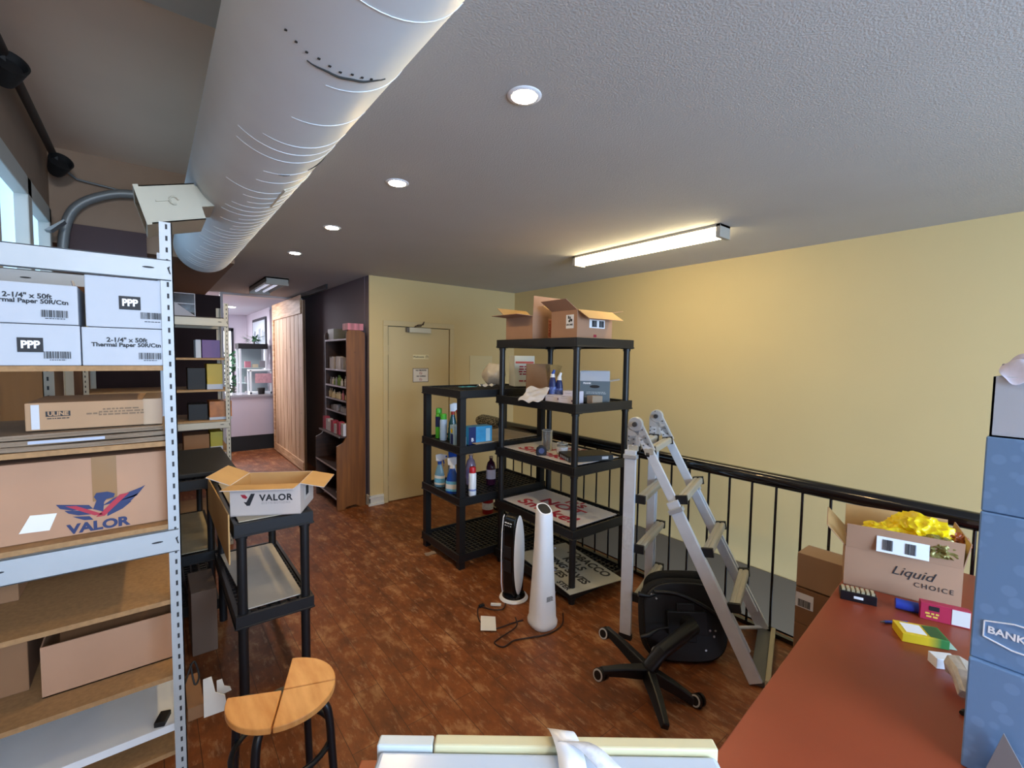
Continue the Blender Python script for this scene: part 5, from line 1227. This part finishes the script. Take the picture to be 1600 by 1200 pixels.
bx(bm, 0, 0.345, 0, 0.305, 0.40, 0.425); bx(bm, 0, 0.345, 0, 0.305, 0.0, 0.03); obj('case_frame', bm, MATS['case_frame_white'], t)
bm = BM(); bx(bm, 0.08, 0.34, -0.004, 0.0, 0.19, 0.36); obj('pink_notice', bm, mat('pink_notice', '#c79aa4', 0.6, var=0.15, vscale=25), t)
bm = BM(); bx(bm, 0.03, 0.32, 0.27, 0.28, 0.03, 0.40); obj('back_panel', bm, MATS['mirror_back'], t)
bm = BM(); lathe(bm, [(0.05, 0), (0.06, 0.10), (0.055, 0.11)], 18); o = obj('dark_pot', bm, BLACK, None, smooth=40); o.location = (1.52, 9.04, 0.976); tag(o, 'small dark pot on the counter in front of the showcase', 'pot')
t = thing('city_picture', 'black framed skyline picture on the white side wall of the front room', 'picture', (1.888, 11.25, 1.95))
bm = BM(); bx(bm, -0.03, 0, -0.75, 0.75, -0.50, 0.50); obj('picture_frame', bm, mat('picture_frame', '#2b3038', 0.4), t)
bm = BM(); bx(bm, -0.033, -0.03, -0.69, 0.69, -0.44, 0.44); obj('picture_print', bm, mat('picture_sky', '#c6d2dc', 0.5), t)
bm = BM(); rn2 = random.Random(5); y_ = -0.66
while y_ < 0.6:
    hh = rn2.uniform(0.08, 0.34); bx(bm, -0.0345, -0.033, y_, y_+0.06, -0.05, hh-0.05); bx(bm, -0.0345, -0.033, y_, y_+0.05, -0.05-hh*0.7, -0.055); y_ += rn2.uniform(0.07, 0.12)
obj('skyline', bm, mat('skyline_grey', '#6c7784', 0.6), t)
def plant(name, label, loc, h, r, n_, seed, pot=True):
    t = thing(name, label, 'plant', loc); rn3 = random.Random(seed)
    if pot:
        bm = BM(); lathe(bm, [(0.09, 0), (0.12, 0.25), (0.11, 0.25)], 18); obj('pot', bm, BLACK, t, smooth=40)
    bm = BM(); cyl(bm, (0, 0, 0.0), (0, 0, h*0.6), 0.012, seg=8); obj('stem', bm, mat('stem_brown', '#4a3a20', 0.8), t)
    bm = BM()
    for k in range(n_):
        a = rn3.uniform(0, 2*PI); p = Vector((rn3.uniform(0, r*0.5)*math.cos(a), rn3.uniform(0, r*0.5)*math.sin(a), h*rn3.uniform(0.45, 0.95)))
        d = Vector((math.cos(a), math.sin(a), rn3.uniform(-0.5, 0.7))).normalized(); s_ = d.cross(Vector((0, 0, 1))).normalized()
        l = r*rn3.uniform(0.5, 0.9); v = [bm.verts.new(q) for q in (p, p+d*l*0.5+s_*l*0.12, p+d*l, p+d*l*0.5-s_*l*0.12)]; bm.faces.new(v)
    obj('foliage', bm, mat('leaf_green', '#3f6b4c', 0.6, var=0.3), t, fix=False)
plant('potted_plant', 'tall leafy potted plant by the bright front doorway', (1.30, 11.4, 0), 1.75, 0.35, 260, 1)
plant('trailing_plant', 'small trailing plant on top of the display case', (1.62, 10.3, 1.881), 0.12, 0.22, 60, 2, False)

# ------------------------------------------------------------------ DESK, PRINTER TABLE
DT = thing('cherry_desk', 'large cherry brown laminate desk in the lower right', 'desk', (0, 0, 0))
bm = BM(); prism(bm, [(1.0, -0.7), (2.84, -0.7), (2.84, 0.65), (1.0, 0.499)], 0.03, T(0, 0, 0.72)); obj('desktop', bm, DESK, DT, bevel=0.003)
for x in (1.03, 2.78):
    bm = BM(); bx(bm, x, x+0.025, -0.65, 0.45, 0, 0.72); obj('side_panel', bm, DESK, DT)
bm = BM(); bx(bm, 1.055, 2.78, 0.30, 0.32, 0.15, 0.72); obj('modesty_panel', bm, DESK, DT)
vd = Vector((0.6236, 0.7817)); dd2 = Vector((0.7817, -0.6236)); arz = math.atan2(dd2.y, dd2.x)
PT = thing('printer_table', 'orange brown table under the white printer, one corner showing', 'table', (0.36, 1.0, 0), arz)
bm = BM(); bx(bm, 0, 0.77, -0.72, 0, 0.72, 0.75); obj('tabletop', bm, mat('orange_laminate', '#a34c2a', 0.4), PT, bevel=0.003)
for (x, y_) in ((0.03, -0.03), (0.74, -0.03), (0.03, -0.69), (0.74, -0.69)):
    bm = BM(); bx(bm, x-0.02, x+0.02, y_-0.02, y_+0.02, 0, 0.72); obj('leg', bm, BLACK, PT)
PR = thing('white_printer', 'white office printer top at the bottom edge with cream front strip', 'printer', (0.276, 0.678, 0.751), arz)
bm = BM(); bx(bm, 0.005, 0.532, -0.40, -0.024, 0.0, 0.322); obj('printer_body', bm, mat('printer_white', '#c3d2e6', 0.22), PR, bevel=0.008, bseg=3)
bm = BM(); bx(bm, 0.0, 0.088, -0.022, 0.0, 0.0, 0.327); obj('end_cap', bm, mat('printer_pale', '#c9d6dc', 0.35), PR, bevel=0.003)
bm = BM(); bx(bm, 0.090, 0.537, -0.022, 0.0, 0.0, 0.329); obj('cream_strip', bm, mat('printer_cream', '#d3cda9', 0.45), PR, bevel=0.003)
t = thing('receipt_paper', 'curled white receipt lying over the printer strip', 'paper', (0, 0, 0))
def strip(name, pts, wdt, dirw, m, parent, th=0.0008):
    bm = BM(); P = catmull(pts, 6); dw = Vector(dirw).normalized(); prev = None
    for p in P:
        cur = [bm.verts.new(p - dw*wdt/2), bm.verts.new(p + dw*wdt/2)]
        if prev: bm.faces.new((prev[0], prev[1], cur[1], cur[0]))
        prev = cur
    o = obj(name, bm, m, parent, smooth=80, fix=False); s_ = o.modifiers.new('solid', 'SOLIDIFY'); s_.thickness = th; return o
strip('curled_strip', [(0.508, 0.502, 1.083), (0.503, 0.492, 1.089), (0.495, 0.475, 1.091), (0.485, 0.455, 1.086), (0.470, 0.435, 1.081)], 0.042, (0.78, -0.62, -0.12), WPL, t)
strip('printed_strip', [(0.495, 0.468, 1.094), (0.500, 0.452, 1.100), (0.505, 0.43, 1.100), (0.51, 0.40, 1.092)], 0.036, (0.85, -0.52, -0.1), mat('receipt_print', '#d6dbe6', 0.6, var=0.12, vscale=90), t)

from mathutils import noise
def film_bag(name, label, loc, sz, m, seed):
    bm = BM(); bmesh.ops.create_icosphere(bm, subdivisions=5, radius=1); off = Vector((seed*3.1, seed*1.7, 0))
    for v in bm.verts:
        p = v.co.copy(); k = 0.78 + 0.55*(1-abs(noise.noise(p*1.5+off))*2.2) * 0.45 + 0.16*(1-abs(noise.noise(p*3.7+off))*2.5)
        v.co = Vector((p.x*sz[0]*k, p.y*sz[1]*k, max(-0.5, p.z*k)*sz[2]))
    o = obj(name, bm, m, None, smooth=55); o.location = loc
    return tag(o, label, 'bag')
# ------------------------------------------------------------------ THINGS ON THE DESK
rz = math.atan2(-0.343, 0.1)
c = Vector((2.327, 0.42)) + Vector((0.96, 0.28))*0.15
LQ = carton('liquid_carton', 'open brown carton marked Liquid Choice with yellow bags inside', 0.36, 0.30, 0.165, (c.x, c.y, 0.7505), rz, CARDP, CARDIN, flaps=[('front', 84), ('back', 78), ('left', 48), ('right', 80)], flen=0.10)
text('lettering', 'Liquid', 0.050, (0.04, -0.1515, 0.105), (PI/2, 0, 0), INK, LQ, bold=-0.0002, sx=1.05).data.transform(Matrix(((1, 0.35, 0, 0), (0, 1, 0, 0), (0, 0, 1, 0), (0, 0, 0, 1))))
text('lettering', 'CHOICE', 0.026, (0.10, -0.1515, 0.065), FRONT, INK, LQ, spacing=1.3)
pl = plate('shipping_label', 0.16, 0.062, T(0.0, -0.1640, 0.205) @ RX(R(84)), WPL, LQ)
for k, (xx, sd) in enumerate(((-0.045, 31), (0.025, 32))): barcode('barcode', 0.032, 0.042, T(xx, -0.1655, 0.205) @ RX(R(84)), LQ, sd)
film_bag('yellow_bag', 'bright yellow plastic bag spilling from the carton, left one', (2.43, 0.475, 0.945), (0.085, 0.11, 0.065), YEL, 14)
film_bag('yellow_bag', 'bright yellow plastic bag piled highest in the carton, beside the file box', (2.475, 0.39, 0.975), (0.095, 0.11, 0.085), YEL, 15)
film_bag('olive_bag', 'olive foil pouch lying among the yellow bags', (2.395, 0.33, 0.965), (0.055, 0.07, 0.045), mat('olive_foil', '#8a7f48', 0.25, var=0.4, vscale=20, metal=0.3), 17)
film_bag('orange_bag', 'brown orange wrapped item at the right end of the carton', (2.49, 0.285, 0.97), (0.05, 0.04, 0.045), mat('orange_film', '#a8542a', 0.3, var=0.3), 18)
def deskbox(name, label, x, y_, w_, d_, h, rz_, m, cat='box'):
    bm = BM(); bx(bm, -w_/2, w_/2, -d_/2, d_/2, 0, h); o = obj(name, bm, m, None, bevel=0.0012); o.location = (x, y_, 0.7505); o.rotation_euler = (0, 0, R(rz_)); return tag(o, label, cat)
o = deskbox('black_display_pack', 'black open pack with white items on the desk at the foot of the carton', 2.165, 0.515, 0.115, 0.05, 0.035, -68, mat('pack_black', '#16181e', 0.3))
bm = BM()
for k in range(7): bx(bm, -0.052+0.0155*k, -0.042+0.0155*k, -0.018, 0.018, 0.035, 0.043)
obj('inner_items', bm, mat('gold_items', '#b5a888', 0.4), o); plate('white_badge', 0.03, 0.010, T(-0.0, -0.0255, 0.018) @ FACE['front'], WPL, o)
bm = BM(); cyl(bm, (-0.045, 0, 0.02), (0.05, 0, 0.02), 0.019, seg=20); cyl(bm, (0.05, 0, 0.02), (0.062, 0, 0.02), 0.008, seg=14); o = obj('blue_marker', bm, mat('marker_blue', '#2a3fa0', 0.35), None, smooth=40); o.location = (2.225, 0.365, 0.7505); o.rotation_euler = (0, 0, R(-72)); tag(o, 'thick blue cylinder lying on the desk against the carton', 'marker')
t = thing('blue_pen', 'blue pen lying on the desk behind the yellow box', 'pen', (2.07, 0.385, 0.756), R(-40))
bm = BM(); cyl(bm, (-0.03, 0, 0), (0.05, 0, 0), 0.005, seg=12); obj('barrel', bm, mat('marker_blue', '#2a3fa0'), t, smooth=40)
bm = BM(); cyl(bm, (-0.045, 0, 0), (-0.03, 0, 0), 0.001, 0.004, seg=10); obj('tip', bm, STEEL, t)
YG = bpy.data.materials.new('yellow_green_box'); YG.use_nodes = True
nt = YG.node_tree; tc = nt.nodes.new('ShaderNodeTexCoord'); sp = nt.nodes.new('ShaderNodeSeparateXYZ'); cr = nt.nodes.new('ShaderNodeValToRGB'); mr = nt.nodes.new('ShaderNodeMapRange')
mr.inputs[1].default_value = -0.06; mr.inputs[2].default_value = 0.06; nt.links.new(tc.outputs['Object'], sp.inputs[0]); nt.links.new(sp.outputs[0], mr.inputs[0]); nt.links.new(mr.outputs[0], cr.inputs[0]); nt.links.new(cr.outputs[0], nt.nodes['Principled BSDF'].inputs['Base Color'])
cr.color_ramp.elements[0].position = 0.55; cr.color_ramp.elements[1].position = 0.85; cr.color_ramp.elements[0].color = hx('#e0c01c'); cr.color_ramp.elements[1].color = hx('#2f7a3a')
o = deskbox('yellow_green_box', 'yellow and green carton box lying on the desk', 2.03, 0.305, 0.125, 0.085, 0.030, -60, YG)
plate('white_text_panel', 0.055, 0.06, T(-0.02, 0.0, 0.0302), WPL, o); plate('green_panel', 0.04, 0.07, T(0.035, 0.0, 0.0302), mat('dark_green_print', '#2c5a2c', 0.4), o)
bm = BM(); bx(bm, 0.0625, 0.085, -0.035, 0.035, 0.001, 0.0022); obj('open_flap', bm, mat('pale_green_flap', '#bcd6c4', 0.5), o)
o = deskbox('pink_red_box', 'pink red carton with white label leaning by the file box', 2.235, 0.275, 0.135, 0.03, 0.062, -70, mat('crimson_print', '#b02a4a', 0.4))
plate('white_label', 0.048, 0.055, T(0.042, -0.0155, 0.031) @ FACE['front'], mat('label_white', '#d9d4cf'), o); plate('device_picture', 0.028, 0.016, T(-0.03, -0.0155, 0.045) @ FACE['front'], BLACK, o)
print_lines(0.045, 0.022, 2, -0.035, -0.0155, 0.020, 'front', mat('pack_yellow_ink', '#e0c050', 0.5), o, 9)
o = deskbox('small_white_box', 'small white box on the desk beside the crumpled bag', 1.905, 0.228, 0.06, 0.04, 0.032, -50, WPL)
bm = BM(); tube(bm, [(1.86, 0.20, 0.765), (1.845, 0.19, 0.80), (1.80, 0.175, 0.795), (1.75, 0.165, 0.77)], [0.018, 0.028, 0.026, 0.012], 10, smooth_n=0)
rn4 = random.Random(3)
for v in bm.verts: v.co += Vector((rn4.uniform(-1, 1), rn4.uniform(-1, 1), rn4.uniform(-1, 1)))*0.004
tag(obj('crumpled_bag', bm, mat('foil_white', '#c4bcb4', 0.3, var=0.15, vscale=60)), 'crumpled white foil wrapper on the desk against the blue file box', 'bag')
bm = BM(); tube(bm, [(1.80, 0.145, 0.80), (1.74, 0.145, 0.785), (1.70, 0.15, 0.76), (1.69, 0.155, 0.756)], 0.0025, 8, smooth_n=6); cyl(bm, (1.69, 0.155, 0.756), (1.675, 0.158, 0.756), 0.006, seg=10)
tag(obj('thin_cable', bm, BLACK, smooth=60), 'thin black cable end beside the file boxes on the desk', 'cable')
# file boxes
FB = bpy.data.materials.new('blue_grey_filebox'); FB.use_nodes = True
nt = FB.node_tree; vn = nt.nodes.new('ShaderNodeTexVoronoi'); vn.inputs['Scale'].default_value = 30; tc = nt.nodes.new('ShaderNodeTexCoord'); nt.links.new(tc.outputs['Object'], vn.inputs['Vector'])
cr = nt.nodes.new('ShaderNodeValToRGB'); cr.color_ramp.elements[0].position = 0.32; cr.color_ramp.elements[1].position = 0.42; cr.color_ramp.elements[0].color = hx('#7294bd'); cr.color_ramp.elements[1].color = hx('#698bb3')
nt.links.new(vn.outputs['Distance'], cr.inputs[0]); nt.links.new(cr.outputs[0], nt.nodes['Principled BSDF'].inputs['Base Color']); nt.nodes['Principled BSDF'].inputs['Roughness'].default_value = 0.7
def filebox(label, x, z, h, lid=True, logo=True):
    t = thing('file_box', label, 'file box', (x, 0.134, z), group=None)
    bm = BM(); bx(bm, 0, 0.32, -0.40, 0, 0, h); obj('box_body', bm, FB, t, bevel=0.003)
    if lid:
        bm = BM(); bx(bm, -0.004, 0.324, -0.404, 0.004, h-0.06, h+0.001); obj('lid', bm, FB, t, bevel=0.003)
    return t
fb1 = filebox('blue grey file box on the desk, lowest of the stack', 1.462, 0.7505, 0.262, False)
fb2 = filebox('blue grey file box with oval brand logo, middle of the stack', 1.472, 1.0135, 0.340, False)
fb3 = filebox('blue grey file box, uppermost, under the white tray', 1.478, 1.355, 0.170, False)
g = T(-0.0012, -0.085, 0.075) @ FACE['left']
bm = BM()
o_ = [(-0.065, -0.018), (-0.065, 0.018), (-0.02, 0.030), (0.045, 0.030), (0.085, 0.018), (0.085, -0.018), (0.045, -0.030), (-0.02, -0.030)]
for k in range(8):
    a = g @ Vector((*o_[k], 0)); b = g @ Vector((*o_[(k+1) % 8], 0)); bar(bm, a, b, 0.0025, 0.0025, up=(1, 0, 0))
obj('logo_outline', bm, WPL, fb2)
text('lettering', 'BANKERS BOX', 0.022, (-0.0012, -0.098, 0.075), LEFT, WPL, fb2, bold=0.0006)
t = thing('white_tray_box', 'open white cardboard box on top of the file boxes', 'box', (1.484, 0.13, 1.526))
bm = BM(); bx(bm, 0, 0.32, -0.38, 0, 0, 0.003)
for a in ((0, 0.004, -0.38, 0), (0.316, 0.32, -0.38, 0), (0, 0.32, -0.38, -0.376), (0, 0.32, -0.004, 0)): bx(bm, a[0], a[1], a[2], a[3], 0, 0.135)
obj('box_body', bm, WCARD, t)
crumple('crumpled_paper', 'crumpled printed white paper filling the top box', 'paper', (1.60, -0.02, 1.625), (0.24, 0.28, 0.10), mat('printed_tissue', '#cfc8d4', 0.8, var=0.12, vscale=40), 23, sub=12, amp=0.18)
bm = BM(); prism(bm, [(0, 0), (0.10, 0), (0.03, 0.13)], 0.004, T(1.445, 0.10, 0.752) @ RZ(-PI/2) @ RX(PI/2)); tag(obj('cardboard_scrap', bm, mat('grey_scrap', '#7d7a7c', 0.8)), 'grey triangular cardboard scrap standing against the lowest file box', 'cardboard')
# cartons on the floor by the railing
for k, (z0, z1, lb) in enumerate(((0.0, 0.255, 'brown carton on the floor behind the desk, lowest of three'), (0.257, 0.452, 'brown carton with barcode sticker, middle of three behind the desk'), (0.462, 0.645, 'brown carton with small white sticker, topmost of three behind the desk'))):
    t = carton('floor_carton', lb, 0.42, 0.16, z1-z0, (2.83, 0.72, z0), -PI/2, CARDD if k < 2 else CARD, closed=True)
    if k == 1:
        plate('barcode_sticker', 0.085, 0.08, T(-0.165, -0.0808, 0.13) @ FACE['front'], WPL, t); barcode('barcode', 0.06, 0.04, T(-0.165, -0.0816, 0.115) @ FACE['front'], t, 41)
    if k == 2: plate('white_sticker', 0.05, 0.06, T(0.02, -0.0808, 0.07) @ FACE['front'], mat('grey_sticker', '#b9b6b4', 0.6), t)
